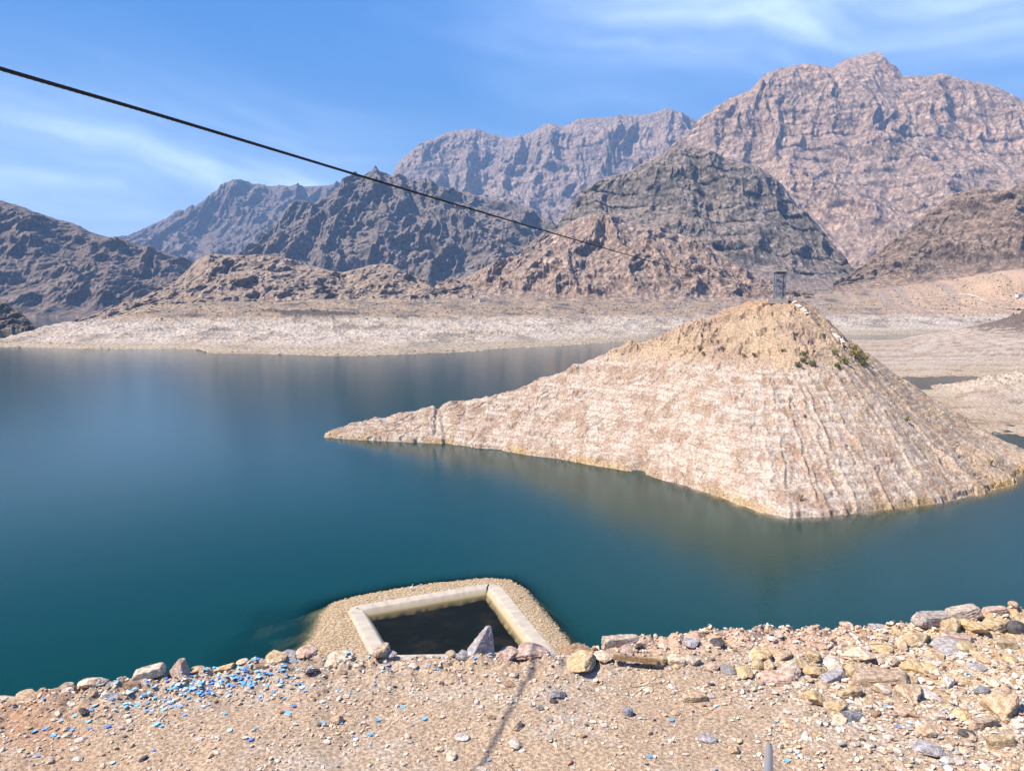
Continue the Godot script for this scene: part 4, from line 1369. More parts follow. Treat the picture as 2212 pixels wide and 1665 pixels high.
# rows of [column, row, width, height, hue, shape, own words]
func build_rubble() -> void:
	var named := [
		[1048, 1395, 46, 46, "g", "point", "tall pointed pale grey stone standing on the brink before the pond"],
		[738, 1410, 62, 36, "c", "angular", "large cream boulder on the brink left of the pond"],
		[635, 1413, 40, 28, "g", "angular", "jagged grey rock on the brink left of the cream boulder"],
		[600, 1420, 50, 30, "y", "block", "lumpy yellow tan rock against the jagged grey rock"],
		[832, 1399, 42, 36, "t", "block", "tan brown block rock on the brink at the pond's left wall"],
		[1003, 1402, 38, 26, "s", "angular", "cracked blue grey rock just left of the tall pointed stone"],
		[1092, 1410, 54, 32, "p", "angular", "orange and cream rock just right of the tall pointed stone"],
		[1148, 1413, 70, 30, "p", "block", "broad pinkish rock on the brink by the pond's right wall"],
		[1240, 1388, 78, 22, "b", "clod", "long dark conglomerate rock on the brink right of the pond"],
		[1333, 1364, 80, 14, "k", "slab", "thin grey concrete slab lying on the brink right of the pond"],
		[1258, 1430, 78, 32, "y", "block", "wide yellow rock in front of the dark conglomerate rock"],
		[1903, 1465, 92, 28, "t", "slab", "long tan slab rock in the middle of the right rubble"],
		[2167, 1514, 76, 50, "t", "block", "largest tan boulder low at the right side of the rubble"],
		[1800, 1455, 54, 22, "g", "slab", "smooth pale grey slab among the yellow rocks"],
		[1680, 1460, 60, 28, "p", "slab", "pinkish grey slab with a rusty edge in the rubble"],
		[2049, 1392, 58, 28, "g", "angular", "dark veined grey rock high in the right rubble"],
		[2054, 1358, 34, 38, "y", "angular", "upright yellow rock high in the right rubble"],
		[2102, 1358, 50, 30, "y", "angular", "pale yellow wedge rock near the right brink"],
		[2195, 1352, 30, 30, "d", "cobble", "dark grey rounded rock at the right edge"],
		[2068, 1320, 60, 24, "k", "slab", "concrete block with a square end on the right brink"],
		[2005, 1338, 70, 12, "k", "slab", "low pale concrete slab left of the square ended block"],
		[1999, 1605, 58, 30, "g", "angular", "light grey rock low at the right with pebbles round it"],
		[1998, 1491, 46, 26, "w", "angular", "long white rock beside the tan rubble"],
		[1205, 1501, 36, 20, "s", "angular", "single slate grey stone on the bare dirt in the middle"],
		[998, 1583, 26, 15, "w", "cobble", "smooth white oval cobble on the bare dirt"],
		[1118, 1562, 28, 24, "t", "angular", "flat triangular tan stone on the bare dirt"],
		[398, 1443, 34, 24, "p", "point", "pinkish pointed stone on the left brink"],
		[351, 1463, 28, 18, "y", "block", "ochre lump rock on the left brink"],
		[205, 1480, 44, 22, "c", "angular", "cream rock on the left brink"],
		[72, 1494, 40, 22, "t", "block", "rounded tan rock on the brink near the left edge"]]
	for r in named: marks.append([r[0], r[1], r[6].split(" on the ")[0].split(" in the ")[0].split(" just ")[0].split(" in front ")[0].split(" lying ")[0].split(" standing ")[0].split(" low at ")[0].split(" high in ")[0].split(" among ")[0].split(" with ")[0].split(" against ")[0].split(" beside ")[0].split(" near ")[0].split(" left of ")[0].split(" at the ")[0]])
	marks.append([1663, 1630, "steel bar"])
	marks.append([1371, 1440, "weathered plank"])
	for m in marks: m[2] = m[2].replace(" pale", "").replace("large ", "").replace("tan brown ", "brown ").replace("smooth ", "")
	marks.append([500, 1485, "dense blue chips"])
	for r in named: lay_stone(r[0], r[1], r[2], r[3], r[4], r[5], r[6], "large rocks of the rubble on the terrace")
	var loose := [
		# left brink
		[14, 1512, 40, 20, "t", "block"], [120, 1500, 30, 22, "b", "clod"], [148, 1488, 24, 14, "t", "block"], [288, 1480, 36, 22, "b", "clod"], [322, 1466, 50, 18, "c", "slab"], [495, 1432, 38, 20, "y", "block"], [180, 1540, 18, 14, "d", "clod"], [236, 1508, 22, 12, "s", "cobble"], [240, 1475, 20, 11, "s", "cobble"], [533, 1429, 20, 12, "t", "angular"], [664, 1422, 44, 16, "p", "angular"], [694, 1420, 16, 14, "y", "angular"], [562, 1448, 24, 18, "b", "clod"], [674, 1459, 22, 16, "d", "clod"], [740, 1453, 16, 12, "b", "cobble"], [850, 1412, 26, 14, "g", "angular"], [978, 1404, 20, 16, "t", "angular"], [1186, 1406, 28, 18, "g", "angular"], [1162, 1392, 44, 20, "c", "angular"], [440, 1438, 26, 14, "t", "angular"],
		# middle band
		[1302, 1419, 44, 26, "c", "block"], [1350, 1405, 50, 22, "p", "angular"], [1418, 1425, 44, 30, "y", "block"], [1459, 1425, 36, 30, "c", "angular"], [1495, 1425, 36, 24, "c", "block"], [1543, 1435, 32, 20, "p", "angular"], [1571, 1439, 36, 24, "s", "angular"], [1609, 1445, 40, 32, "y", "block"], [1643, 1413, 44, 28, "y", "angular"], [1639, 1431, 26, 24, "y", "angular"], [1661, 1431, 32, 24, "y", "block"], [1687, 1411, 40, 24, "t", "angular"], [1709, 1439, 44, 32, "c", "angular"], [1729, 1429, 28, 30, "y", "block"], [1759, 1413, 40, 28, "y", "block"], [1765, 1439, 44, 30, "y", "angular"], [1797, 1423, 36, 22, "w", "angular"], [1809, 1437, 36, 28, "c", "block"], [1841, 1403, 40, 24, "y", "angular"], [1855, 1415, 56, 28, "c", "block"], [1843, 1447, 28, 24, "y", "angular"], [1867, 1447, 44, 24, "p", "block"], [1973, 1433, 58, 28, "y", "block"], [1867, 1379, 24, 16, "b", "block"], [1817, 1349, 22, 16, "p", "angular"], [1891, 1349, 34, 9, "g", "slab"], [1380, 1402, 22, 16, "d", "angular"], [1490, 1390, 40, 14, "g", "angular"], [1550, 1398, 30, 12, "d", "angular"],
		# right rubble
		[1839, 1495, 44, 32, "y", "block"], [1755, 1503, 44, 36, "y", "block"], [1807, 1521, 40, 28, "y", "angular"], [1843, 1547, 36, 20, "s", "slab"], [1815, 1549, 32, 18, "c", "angular"], [1909, 1485, 36, 24, "c", "angular"], [1967, 1495, 66, 36, "t", "block"], [2123, 1487, 28, 20, "s", "angular"], [2051, 1467, 28, 24, "w", "block"], [1983, 1377, 58, 30, "y", "angular"], [1949, 1393, 28, 24, "t", "block"], [1945, 1367, 24, 18, "y", "angular"], [2085, 1399, 42, 24, "y", "block"], [2151, 1351, 48, 24, "y", "block"], [2067, 1381, 48, 16, "p", "slab"], [2171, 1393, 44, 12, "y", "slab"], [2165, 1603, 44, 24, "y", "slab"], [2123, 1559, 48, 20, "t", "slab"], [1999, 1579, 32, 24, "t", "angular"], [1499, 1501, 46, 16, "t", "slab"], [1705, 1555, 30, 16, "t", "angular"], [1527, 1589, 36, 16, "g", "angular"], [1587, 1615, 26, 22, "t", "angular"], [1355, 1533, 28, 24, "s", "angular"], [2127, 1307, 44, 16, "p", "slab"], [2160, 1303, 14, 14, "p", "cobble"], [2080, 1540, 30, 22, "y", "angular"], [2030, 1545, 28, 18, "c", "angular"], [2110, 1440, 26, 14, "g", "cobble"], [2010, 1440, 30, 18, "y", "angular"], [1930, 1425, 30, 20, "c", "angular"], [1905, 1400, 32, 22, "y", "block"], [2020, 1415, 36, 20, "t", "angular"], [2120, 1420, 36, 20, "t", "block"], [1950, 1540, 26, 18, "p", "angular"], [1890, 1545, 22, 16, "b", "angular"], [2090, 1580, 24, 16, "d", "cobble"], [1960, 1460, 34, 22, "y", "block"], [2140, 1470, 30, 18, "c", "angular"], [1780, 1475, 26, 16, "t", "angular"], [1720, 1475, 24, 14, "c", "angular"], [1880, 1520, 28, 18, "y", "angular"],
		# bare dirt
		[975, 1627, 26, 16, "c", "angular"], [1112, 1603, 28, 22, "w", "block"], [730, 1548, 22, 20, "t", "angular"], [1166, 1530, 16, 14, "s", "angular"], [1196, 1520, 14, 10, "d", "cobble"], [1187, 1556, 12, 10, "s", "cobble"], [1062, 1548, 14, 12, "b", "block"], [1040, 1660, 28, 20, "c", "angular"], [1186, 1595, 16, 12, "g", "block"], [905, 1603, 14, 10, "c", "angular"], [948, 1613, 14, 12, "c", "angular"], [700, 1490, 18, 14, "t", "angular"], [678, 1500, 20, 14, "t", "clod"], [640, 1512, 16, 12, "t", "clod"], [1100, 1480, 18, 12, "b", "cobble"], [880, 1585, 12, 10, "c", "cobble"], [175, 1595, 18, 10, "w", "angular"], [430, 1595, 16, 8, "w", "slab"], [168, 1630, 16, 10, "w", "angular"], [105, 1640, 14, 10, "c", "angular"], [1400, 1480, 20, 12, "c", "angular"], [1460, 1530, 18, 12, "t", "angular"], [1620, 1520, 16, 10, "c", "angular"]]
	for r in loose:
		var size := "big" if r[2] > 45 else "small" if r[2] < 22 else "medium"
		var form: String = {"slab": "slab", "clod": "clod", "cobble": "cobble", "block": "block", "angular": "rock"}[r[5]]
		lay_stone(r[0], r[1], r[2], r[3], r[4], r[5], "%s %s %s %s" % [size, HUES[r[4]][1], form, where_words(r[0], r[1], "")], "loose rocks on the terrace")
	# smaller stones: each its own, where the rubble is thick
	var hues := ["c", "c", "w", "w", "t", "y", "y", "g", "p", "c", "t", "w"]
	var put_down := 0
	while put_down < 110:
		var X := rng.randf_range(0, 2212)
		var Y := rng.randf_range(1360, 1660)
		var p := at_height(X, Y, GROUND_Y)
		var s := p.z - curve_1d(rim, p.x)
		if s < 0.02: continue
		var chance := 0.9 * exp(-s / 0.28) + 0.75 * smoothstep(1650.0, 1900.0, X) + 0.01
		if rng.randf() > chance: continue
		put_down += 1
		var hue: String = hues[rng.randi() % hues.size()]
		var w := rng.randf_range(11.0, 22.0)
		lay_stone(X, Y, w, w * rng.randf_range(0.5, 0.8), hue, "small", "small %s stone %s" % [HUES[hue][1], where_words(X, Y, "")], "loose rocks on the terrace")
	build_gravel()
	build_chips()
	build_oddments()
	settle_labels()

func build_gravel() -> void:
	for kind in 4:
		var spots := []
		var tries := 0
		while spots.size() < (12000 if kind < 3 else 30000) and tries < 400000:
			tries += 1
			var x := rng.randf_range(-4.6, 5.8)
			var z := rng.randf_range(-5.6, -2.9)
			var s := z - curve_1d(rim, x)
			if s < -0.10: continue
			var patch: float = nz.bank_a.get_noise_2d(x / 0.7 + 11.0, z / 0.5)
			var chance := 0.75 * exp(-maxf(s, 0.0) / 0.32) + 0.75 * smoothstep(0.9, 2.2, x + patch) + 0.35 * smoothstep(0.1, 0.5, patch) + 0.08 + 0.8 * exp(-pow((x + 1.75) / 0.5, 2.0)) * exp(-pow((s - 0.25) / 0.22, 2.0))
			chance *= lerpf(1.0, 0.25, smoothstep(2.5, 3.2, x) * smoothstep(-4.2, -4.5, z))
			if kind == 3: chance = 0.5 + 0.5 * patch
			if rng.randf() < chance: spots.append(Vector3(x, terrace_height(x, z), z))
		var m := MultiMesh.new()
		m.transform_format = MultiMesh.TRANSFORM_3D
		m.use_colors = true
		m.mesh = rock_mesh(910 + kind, 1 if kind < 3 else 0, 0.05, 9)
		m.instance_count = spots.size()
		for i in spots.size():
			var p: Vector3 = spots[i]
			var s := 0.005 + 0.015 * pow(rng.randf(), 2.6) + 0.016 * pow(rng.randf(), 7.0) * (1.0 + 0.8 * smoothstep(0.8, 2.0, p.x))
			if kind == 3: s = rng.randf_range(0.003, 0.0075)
			var b := Basis.from_euler(Vector3(rng.randf_range(-0.5, 0.5), rng.randf() * TAU, rng.randf_range(-0.5, 0.5))) * Basis.from_scale(Vector3(s * rng.randf_range(1.0, 1.6), s * rng.randf_range(0.45, 0.8), s))
			m.set_instance_transform(i, Transform3D(b, p + Vector3(0, s * 0.18, 0)))
			var r := rng.randf()
			var c := Color(0.78, 0.74, 0.67)
			if r > 0.50: c = Color(0.66, 0.56, 0.42)
			if r > 0.70: c = Color(0.54, 0.43, 0.32)
			if r > 0.82: c = Color(0.40, 0.40, 0.41)
			if r > 0.92: c = Color(0.52, 0.33, 0.23)
			if r > 0.965: c = Color(0.14, 0.14, 0.15)
			m.set_instance_color(i, c * rng.randf_range(0.85, 1.1))
		var q := MultiMeshInstance3D.new()
		q.multimesh = m
		q.material_override = rock_material("stone", "lumps", 0.1, 0.0)
		q.name = numbered("gravel")
		add_child(q)
		tag(q, ["pale gravel scattered over the near dirt terrace", "fine mixed pebbles spread along the terrace brink", "small broken stones over the right part of the terrace", "fine pale grit covering the bare dirt of the terrace"][kind], "gravel", "gravel on the terrace", "stuff")

func chip_mesh(seed_: int) -> ArrayMesh:
	var r := RandomNumberGenerator.new()
	r.seed = seed_
	var poly := [Vector2(-0.5, -0.45), Vector2(0.45, -0.5), Vector2(0.5, 0.4), Vector2(-0.4, 0.5)]
	if seed_ % 3 == 0: poly = [Vector2(-0.5, -0.4), Vector2(0.5, -0.45), Vector2(0.2, 0.5)]
	if seed_ % 3 == 1: poly = [Vector2(-0.5, -0.3), Vector2(0.1, -0.5), Vector2(0.5, -0.1), Vector2(0.35, 0.5), Vector2(-0.4, 0.4)]
	var st := SurfaceTool.new()
	st.begin(Mesh.PRIMITIVE_TRIANGLES)
	st.set_smooth_group(-1)
	var n := poly.size()
	for i in n: poly[i] += Vector2(r.randf_range(-0.09, 0.09), r.randf_range(-0.09, 0.09))
	var h := 0.055
	for i in n:
		var a: Vector2 = poly[i]
		var b: Vector2 = poly[(i + 1) % n]
		var ai := a * 0.93
		var bi := b * 0.93
		for q in [[Vector3(0, h, 0), Vector3(ai.x, h, ai.y), Vector3(bi.x, h, bi.y)], [Vector3(ai.x, h, ai.y), Vector3(a.x, h * 0.6, a.y), Vector3(bi.x, h, bi.y)], [Vector3(bi.x, h, bi.y), Vector3(a.x, h * 0.6, a.y), Vector3(b.x, h * 0.6, b.y)], [Vector3(a.x, h * 0.6, a.y), Vector3(a.x, -h, a.y), Vector3(b.x, h * 0.6, b.y)], [Vector3(b.x, h * 0.6, b.y), Vector3(a.x, -h, a.y), Vector3(b.x, -h, b.y)], [Vector3(0, -h, 0), Vector3(b.x, -h, b.y), Vector3(a.x, -h, a.y)]]:
			for p in [0, 1, 2]: st.add_vertex(q[p])
	st.generate_normals()
	return st.commit()

func build_chips() -> void:
	var meshes := []
	for k in 6: meshes.append(chip_mesh(960 + k))
	var mats := []
	for c in [Color(0.09, 0.29, 0.66), Color(0.12, 0.37, 0.72), Color(0.22, 0.46, 0.72), Color(0.09, 0.18, 0.52), Color(0.34, 0.53, 0.70)]:
		var m := plain_material(c, 0.35)
		mats.append(m)
	var lone := [[802, 1420], [882, 1426], [958, 1428], [810, 1448], [838, 1449], [826, 1459], [926, 1449], [944, 1456], [752, 1428], [808, 1478], [730, 1492], [756, 1500], [702, 1528], [698, 1562], [622, 1546], [800, 1580], [764, 1586], [798, 1602], [552, 1579], [542, 1606], [494, 1582], [916, 1552], [816, 1550], [1056, 1639], [1236, 1560], [1238, 1660], [634, 1530], [642, 1510], [614, 1510], [590, 1492], [564, 1508], [658, 1496], [652, 1486], [1060, 1434], [1026, 1443], [870, 1522], [736, 1558],
		[1503, 1411], [1401, 1486], [1449, 1481], [1383, 1553], [1451, 1552], [1549, 1519], [1405, 1642], [1621, 1477], [1655, 1473], [1847, 1471], [1835, 1523], [1829, 1557], [1879, 1539], [1915, 1527], [1967, 1567], [1983, 1566], [1815, 1605], [1747, 1637], [1701, 1637], [1723, 1623], [2067, 1623], [2089, 1631], [2039, 1651], [2099, 1473], [2093, 1457], [2085, 1421], [2049, 1417], [1827, 1363], [1881, 1382], [1909, 1375], [1925, 1399], [1941, 1575], [2209, 1515], [2197, 1537], [1679, 1550],
		[29, 1540], [43, 1515], [94, 1572], [72, 1577], [115, 1588], [125, 1592], [132, 1558], [96, 1530], [161, 1552], [190, 1563], [232, 1572], [192, 1578], [154, 1580], [197, 1540], [204, 1532], [251, 1491], [269, 1526], [296, 1526], [317, 1536], [328, 1538], [353, 1536], [338, 1570], [349, 1574], [374, 1528], [389, 1532], [398, 1549], [439, 1531], [451, 1525], [485, 1544], [496, 1584], [242, 1644], [82, 1633], [330, 1624], [278, 1507], [355, 1512], [319, 1485], [523, 1466], [504, 1471], [492, 1440]]
	for c in lone:
		var p: Vector3 = ground_spot(c[0], c[1])
		lay_chip(meshes, mats, p, rng.randf_range(0.018, 0.029), "blue tile chip lying " + where_words(c[0], c[1], ""), "blue tile chips on the terrace")
	var k := 0
	while k < 150:
		var u := rng.randfn() * 0.62
		var t := rng.randfn() * 0.6
		var X := 470.0 + u * 165.0
		var Y := 1484.0 - u * 26.0 + t * 24.0
		var p: Vector3 = ground_spot(X, Y)
		k += 1
		p.y += rng.randf_range(0.0, 0.012)
		lay_chip(meshes, mats, p, rng.randf_range(0.014, 0.028), "blue tile chip in the dense blue scatter on the left of the terrace", "blue tile chips on the terrace")

func lay_chip(meshes: Array, mats: Array, p: Vector3, s: float, words: String, group: String) -> void:
	var o := put("tile_chip", meshes[rng.randi() % 6], mats[[0, 0, 1, 1, 1, 2, 2, 3, 4][rng.randi() % 9]])
	o.transform = Transform3D(Basis.from_euler(Vector3(rng.randf_range(-0.16, 0.16), rng.randf() * TAU, rng.randf_range(-0.16, 0.16))) * Basis.from_scale(Vector3(s * rng.randf_range(0.9, 1.4), s, s)), p + Vector3(0, 0.006, 0))
	tag(o, "", "tile chip", group)
	told.append([o, words, group])

func build_oddments() -> void:
	var wood := rock_material("stone", "lumps", 0.15, 0.4)
	wood.albedo_color = Color(0.36, 0.26, 0.16).linear_to_srgb()
	var a := ground_spot(1325, 1436)
	var b := ground_spot(1420, 1445)
	var pl := thing("plank", "weathered wooden plank lying in the rubble right of the pond", "plank", (a + b) * 0.5 + Vector3(0, 0.05, 0))
	beam("board", a - (a + b) * 0.5, b - (a + b) * 0.5, 0.03, wood, pl)
	for t in [["thin dry twig lying on the bare dirt left of the rubble", [1365, 1490], [1395, 1482], [1420, 1472], [1428, 1466]], ["thin straw twig on the dirt near the bottom of the middle", [1090, 1650], [1108, 1660], [1124, 1664]], ["fine twig bent over the rocks right of the grey slab", [1925, 1440], [1930, 1425], [1940, 1418], [1946, 1408]], ["dry twig among the dark rocks behind the yellow rocks", [1560, 1395], [1580, 1408], [1598, 1424]]]:
		var pts := PackedVector3Array()
		for k in range(1, t.size()): pts.append(ground_spot(t[k][0], t[k][1]) + Vector3(0, 0.02 + 0.015 * (k % 2), 0))
		var rad := PackedFloat32Array()
		for k in pts.size(): rad.append(0.003 - 0.0005 * k)
		var o := put("twig", tube(pts, rad, 6), wood)
		tag(o, t[0], "twig", "twigs on the terrace")
	# the bar of a railing that stands just before the camera
	var top := at_depth(1663, 1605, 1.0)
	var steel := plain_material(Color(0.42, 0.46, 0.54), 0.42, 0.55)
	var bar := thing("railing_bar", "upright blue grey steel bar with a rounded tip at the bottom edge", "railing bar", Vector3(top.x, GROUND_Y, top.z))
	var h := top.y - GROUND_Y
	var bp := PackedVector3Array()
	var br := PackedFloat32Array()
	for q in [[0.0, 0.0095], [h - 0.6, 0.0095], [h - 0.12, 0.0092], [h - 0.05, 0.0075], [h - 0.02, 0.0056], [h - 0.006, 0.0046], [h - 0.001, 0.0026], [h, 0.0006]]:
		bp.append(Vector3(0, q[0], 0))
		br.append(q[1])
	put("shaft", tube(bp, br, 20), steel, bar)
	var foot := BoxMesh.new()
	foot.size = Vector3(0.12, 0.03, 0.12)
	var fo := put("foot_plate", foot, steel, bar)
	fo.position.y = 0.03
# ---------------------------------------------------------------- plants, bird, tracks, far buildings
func bush_mesh(seed_: int, leaves: int, leaf: float, flat := 0.75) -> ArrayMesh:
	var r := RandomNumberGenerator.new()
	r.seed = seed_
	var st := SurfaceTool.new()
	st.begin(Mesh.PRIMITIVE_TRIANGLES)
	st.set_smooth_group(-1)
	var clumps := []
	for k in 7: clumps.append([Vector3(r.randf_range(-0.32, 0.32), r.randf_range(0.15, 0.62) * flat, r.randf_range(-0.32, 0.32)), r.randf_range(0.14, 0.27)])
	for i in leaves:
		var c: Array = clumps[r.randi() % clumps.size()]
		var d := Vector3(r.randfn(), r.randfn(), r.randfn()).normalized()
		var p: Vector3 = c[0] + d * c[1] * pow(r.randf(), 0.4)
		p.y = maxf(p.y, 0.02)
		var x := Vector3(r.randfn(), r.randfn(), r.randfn()).normalized()
		var y := x.cross(d).normalized()
		var s := leaf * r.randf_range(0.6, 1.3)
		st.add_vertex(p + y * s * 0.5)
		st.add_vertex(p - x * s)
		st.add_vertex(p + x * s)
		st.add_vertex(p - y * s * 0.5)
		st.add_vertex(p + x * s)
		st.add_vertex(p - x * s)
	st.generate_normals()
	return st.commit()

func tuft_mesh(seed_: int, blades: int) -> ArrayMesh:
	var r := RandomNumberGenerator.new()
	r.seed = seed_
	var st := SurfaceTool.new()
	st.begin(Mesh.PRIMITIVE_TRIANGLES)
	st.set_smooth_group(-1)
	for i in blades:
		var a := r.randf() * TAU
		var lean := r.randf_range(0.1, 0.6)
		var tip := Vector3(cos(a) * lean, r.randf_range(0.7, 1.0), sin(a) * lean)
		var foot := Vector3(cos(a), 0, sin(a)) * r.randf() * 0.1
		var side := Vector3(-sin(a), 0, cos(a)) * 0.03
		var mid := foot.lerp(tip, 0.55) + Vector3(0, 0.12, 0)
		for q in [[foot - side, mid - side, foot + side], [foot + side, mid - side, mid + side], [mid - side, tip, mid + side]]:
			for p in q: st.add_vertex(p)
	st.generate_normals()
	return st.commit()

func shrub(called: String, label: String, at: Vector3, size: float, mesh: Mesh, leaf: Material, wood: Material, group: String, category := "shrub") -> Node3D:
	var t := thing(called, label, category, at, rng.randf() * TAU, group)
	t.scale = Vector3.ONE * size
	put("foliage", mesh, leaf, t)
	var pts := PackedVector3Array([Vector3(0, -0.1, 0), Vector3(0.03, 0.15, 0.02), Vector3(0.08, 0.35, -0.03)])
	put("stem", tube(pts, PackedFloat32Array([0.05, 0.035, 0.02]), 5), wood, t)
	return t

func build_details() -> void:
	var wood := plain_material(Color(0.10, 0.075, 0.05), 0.9)
	var greens := []
	for c in [Color(0.12, 0.14, 0.05), Color(0.19, 0.185, 0.065), Color(0.26, 0.21, 0.07), Color(0.19, 0.13, 0.075), Color(0.06, 0.085, 0.03)]:
		var m := plain_material(c, 0.85)
		m.cull_mode = BaseMaterial3D.CULL_DISABLED
		m.backlight_enabled = true
		m.backlight = Color(c.r * 0.5, c.g * 0.5, c.b * 0.5).linear_to_srgb()
		greens.append(m)
	var bushes := []
	for k in 4: bushes.append(bush_mesh(1000 + k, 260, 0.075))
	# on the hill: [column, row, metres, hue, label]
	for s in [[1736, 769, 1.5, 0, "green shrub on the hill under the tower, upper one of the left cluster"], [1735, 781, 1.3, 0, "green shrub just below the upper green shrub of the hill's left cluster"], [1724, 793, 1.6, 0, "lowest green shrub at the left end of the hill's shrub line"], [1755, 790, 1.7, 0, "round green shrub right of the lowest shrub on the hill"], [1806, 794, 1.6, 0, "green shrub in the middle of the hill's shrub line"], [1824, 785, 1.8, 1, "yellow green shrub between two green shrubs of the hill's shrub line"], [1804, 764, 1.6, 1, "yellow green shrub above the hill's shrub line"], [1844, 758, 1.9, 1, "topmost yellow green shrub near the hill's right ridge"], [1848, 772, 2.4, 2, "broad yellow dry bush on the hill's right shoulder"], [1868, 778, 2.2, 2, "yellow dry bush beside the grey bush on the ridge"], [1864, 791, 1.8, 0, "bright green shrub low on the hill's right shoulder"], [1882, 768, 2.3, 3, "grey brown leafless bush sticking out past the hill's right ridge"], [1512, 759, 1.5, 3, "brown dry bush on the hill's left slope by the crest"], [1519, 768, 1.1, 1, "small green plant below the brown bush on the left slope"], [1609, 770, 1.2, 2, "dry yellow tuft bush in the middle of the tan slope"], [1693, 760, 1.1, 1, "faint green plant left of the hill's shrub clusters"], [1629, 770, 1.0, 3, "little grey dry bush beside the dry yellow tuft bush"], [1741, 902, 0.8, 3, "tiny reddish brown bush in the white lower face of the hill"], [1960, 910, 1.4, 1, "low olive plant on the hill's right face"]]:
		shrub("shrub", s[4], hill_ray(s[0], s[1]) - Vector3(0, 0.1, 0), s[2] * 1.7, bushes[rng.randi() % 4], greens[s[3]], wood, "shrubs on the conical hill")
	var straw := plain_material(Color(0.42, 0.32, 0.19), 0.9)
	straw.cull_mode = BaseMaterial3D.CULL_DISABLED
	var blades := tuft_mesh(1100, 26)
	for s in [[2140, 1006, 2.6, "tall dry reed tuft on the hill's right shore"], [1729, 1083, 2.3, "dry reed tuft at the waterline under the hill's ribs"], [1478, 765, 0.9, "small dry grass tuft on the hill's left crest"]]:
		var t := thing("reed_tuft", s[3], "grass tuft", hill_ray(s[0], s[1]), 0.4, "dry tufts on the hill")
		t.scale = Vector3.ONE * s[2]
		put("blades", blades, straw, t)
	# scattered desert shrubs of the plain
	var plain: Dictionary = sheets["pale bathtub ringed far shore and dry plain reaching to the mountains"]
	marks = [[1684, 620, "lattice tower"], [1516, 649, "white hut"], [1042, 653, "ruined block house"], [2203, 642, "flat house"], [2125, 648, "bend of the dirt track"], [2160, 690, "dark rocky rise"], [2150, 560, "dark right foothill"], [1250, 690, "pale ringed shore"], [740, 690, "dark grey patch"], [420, 690, "brown hill foot"], [900, 660, "winding pale track"]]
	told = []
	var far_bush := bush_mesh(1010, 90, 0.16, 0.7)
	for s in [[2040, 668, 6], [2000, 665, 4], [1975, 645, 4], [1918, 671, 5], [1880, 672, 4], [2052, 678, 7], [2085, 684, 6], [1850, 668, 5], [1825, 640, 4], [1700, 652, 4], [1795, 618, 5], [2110, 650, 5], [2150, 672, 5], [2190, 655, 5], [2185, 640, 5], [2165, 610, 5], [2115, 600, 5], [2060, 606, 4], [2020, 620, 4], [1950, 630, 4], [1905, 645, 4], [2200, 690, 6], [2140, 690, 5], [1420, 668, 4], [1380, 660, 4], [1350, 672, 4], [1260, 668, 5], [1210, 690, 5], [1130, 672, 4], [1118, 674, 4], [1095, 660, 5], [1042, 668, 4], [1020, 672, 4], [905, 685, 5], [860, 688, 5], [820, 690, 5], [792, 692, 4], [760, 687, 4], [720, 690, 4], [640, 684, 4], [560, 681, 4], [470, 685, 4], [420, 684, 4], [350, 690, 4], [1160, 678, 4], [1300, 654, 4], [980, 652, 4], [1450, 676, 4], [1490, 668, 4]]:
		var p: Vector3 = on_sheet(plain, s[0], s[1])
		shrub("desert_shrub", "", p - Vector3(0, 0.2, 0), s[2] * rng.randf_range(0.65, 1.0), far_bush, greens[[4, 4, 0, 3][rng.randi() % 4]], wood, "scattered shrubs on the far plain")
		told.append([get_child(-1), "dark desert shrub " + where_words(s[0], s[1], ""), ""])
	settle_labels()
	# bushes on the foothills that nobody could count
	var spots := []
	for name_ in ["pinkish gullied foothill with shrub dotted slopes left of the cable tower", "dark grey domed mountain with curved rock layers in front of the tallest range", "dark brown rocky foothill at the right edge above the orange slopes", "tan brown rocky hill rising behind the left end of the far shore"]:
		var s: Dictionary = sheets[name_]
		for k in 420:
			var i: int = rng.randi() % (s.v.size() / 2)
			var p: Vector3 = s.v[i]
			if s.n[i].y > 0.45 and p.y > 4.0: spots.append(p)
	for k in 1100:
		var i: int = int(plain.v.size() * rng.randf_range(0.52, 0.9))
		var p: Vector3 = plain.v[i]
		if p.y > 30.0: spots.append(p)
	var m := MultiMesh.new()
	m.transform_format = MultiMesh.TRANSFORM_3D
	m.mesh = far_bush
	m.instance_count = spots.size()
	for i in spots.size():
		var s := rng.randf_range(2.0, 5.5)
		m.set_instance_transform(i, Transform3D(Basis(Vector3.UP, rng.randf() * TAU).scaled(Vector3(s, s * 0.8, s)), spots[i] - Vector3(0, 0.2, 0)))
	var q := MultiMeshInstance3D.new()
	q.multimesh = m
	q.material_override = greens[4]
	q.name = numbered("scrub")
	add_child(q)
	tag(q, "thin dark scrub dotted over the foothills and plain", "scrub", "", "stuff")
	# boulders along the far waterline
	spots = []
	for k in 1300:
		var c: int = rng.randi() % int(plain.C * 0.72)
		var r: int = 5 + int(58 * pow(rng.randf(), 1.6))
		var p: Vector3 = plain.v[r * plain.C + c]
		if p.y > 0.1: spots.append(p)
	m = MultiMesh.new()
	m.transform_format = MultiMesh.TRANSFORM_3D
	m.use_colors = true
	m.mesh = rock_mesh(930, 1, 0.06)
	m.instance_count = spots.size()
	for i in spots.size():
		var s := rng.randf_range(0.7, 1.8) + 2.5 * pow(rng.randf(), 8.0)
		m.set_instance_transform(i, Transform3D(Basis.from_euler(Vector3(0.2, rng.randf() * TAU, 0.2)).scaled(Vector3(s * 1.3, s * 0.7, s)), spots[i]))
		m.set_instance_color(i, Color(0.52, 0.46, 0.38).lerp(Color(0.30, 0.25, 0.19), rng.randf()))
	q = MultiMeshInstance3D.new()
	q.multimesh = m
	q.material_override = rock_material("stone", "lumps", 6.0, 0.0)
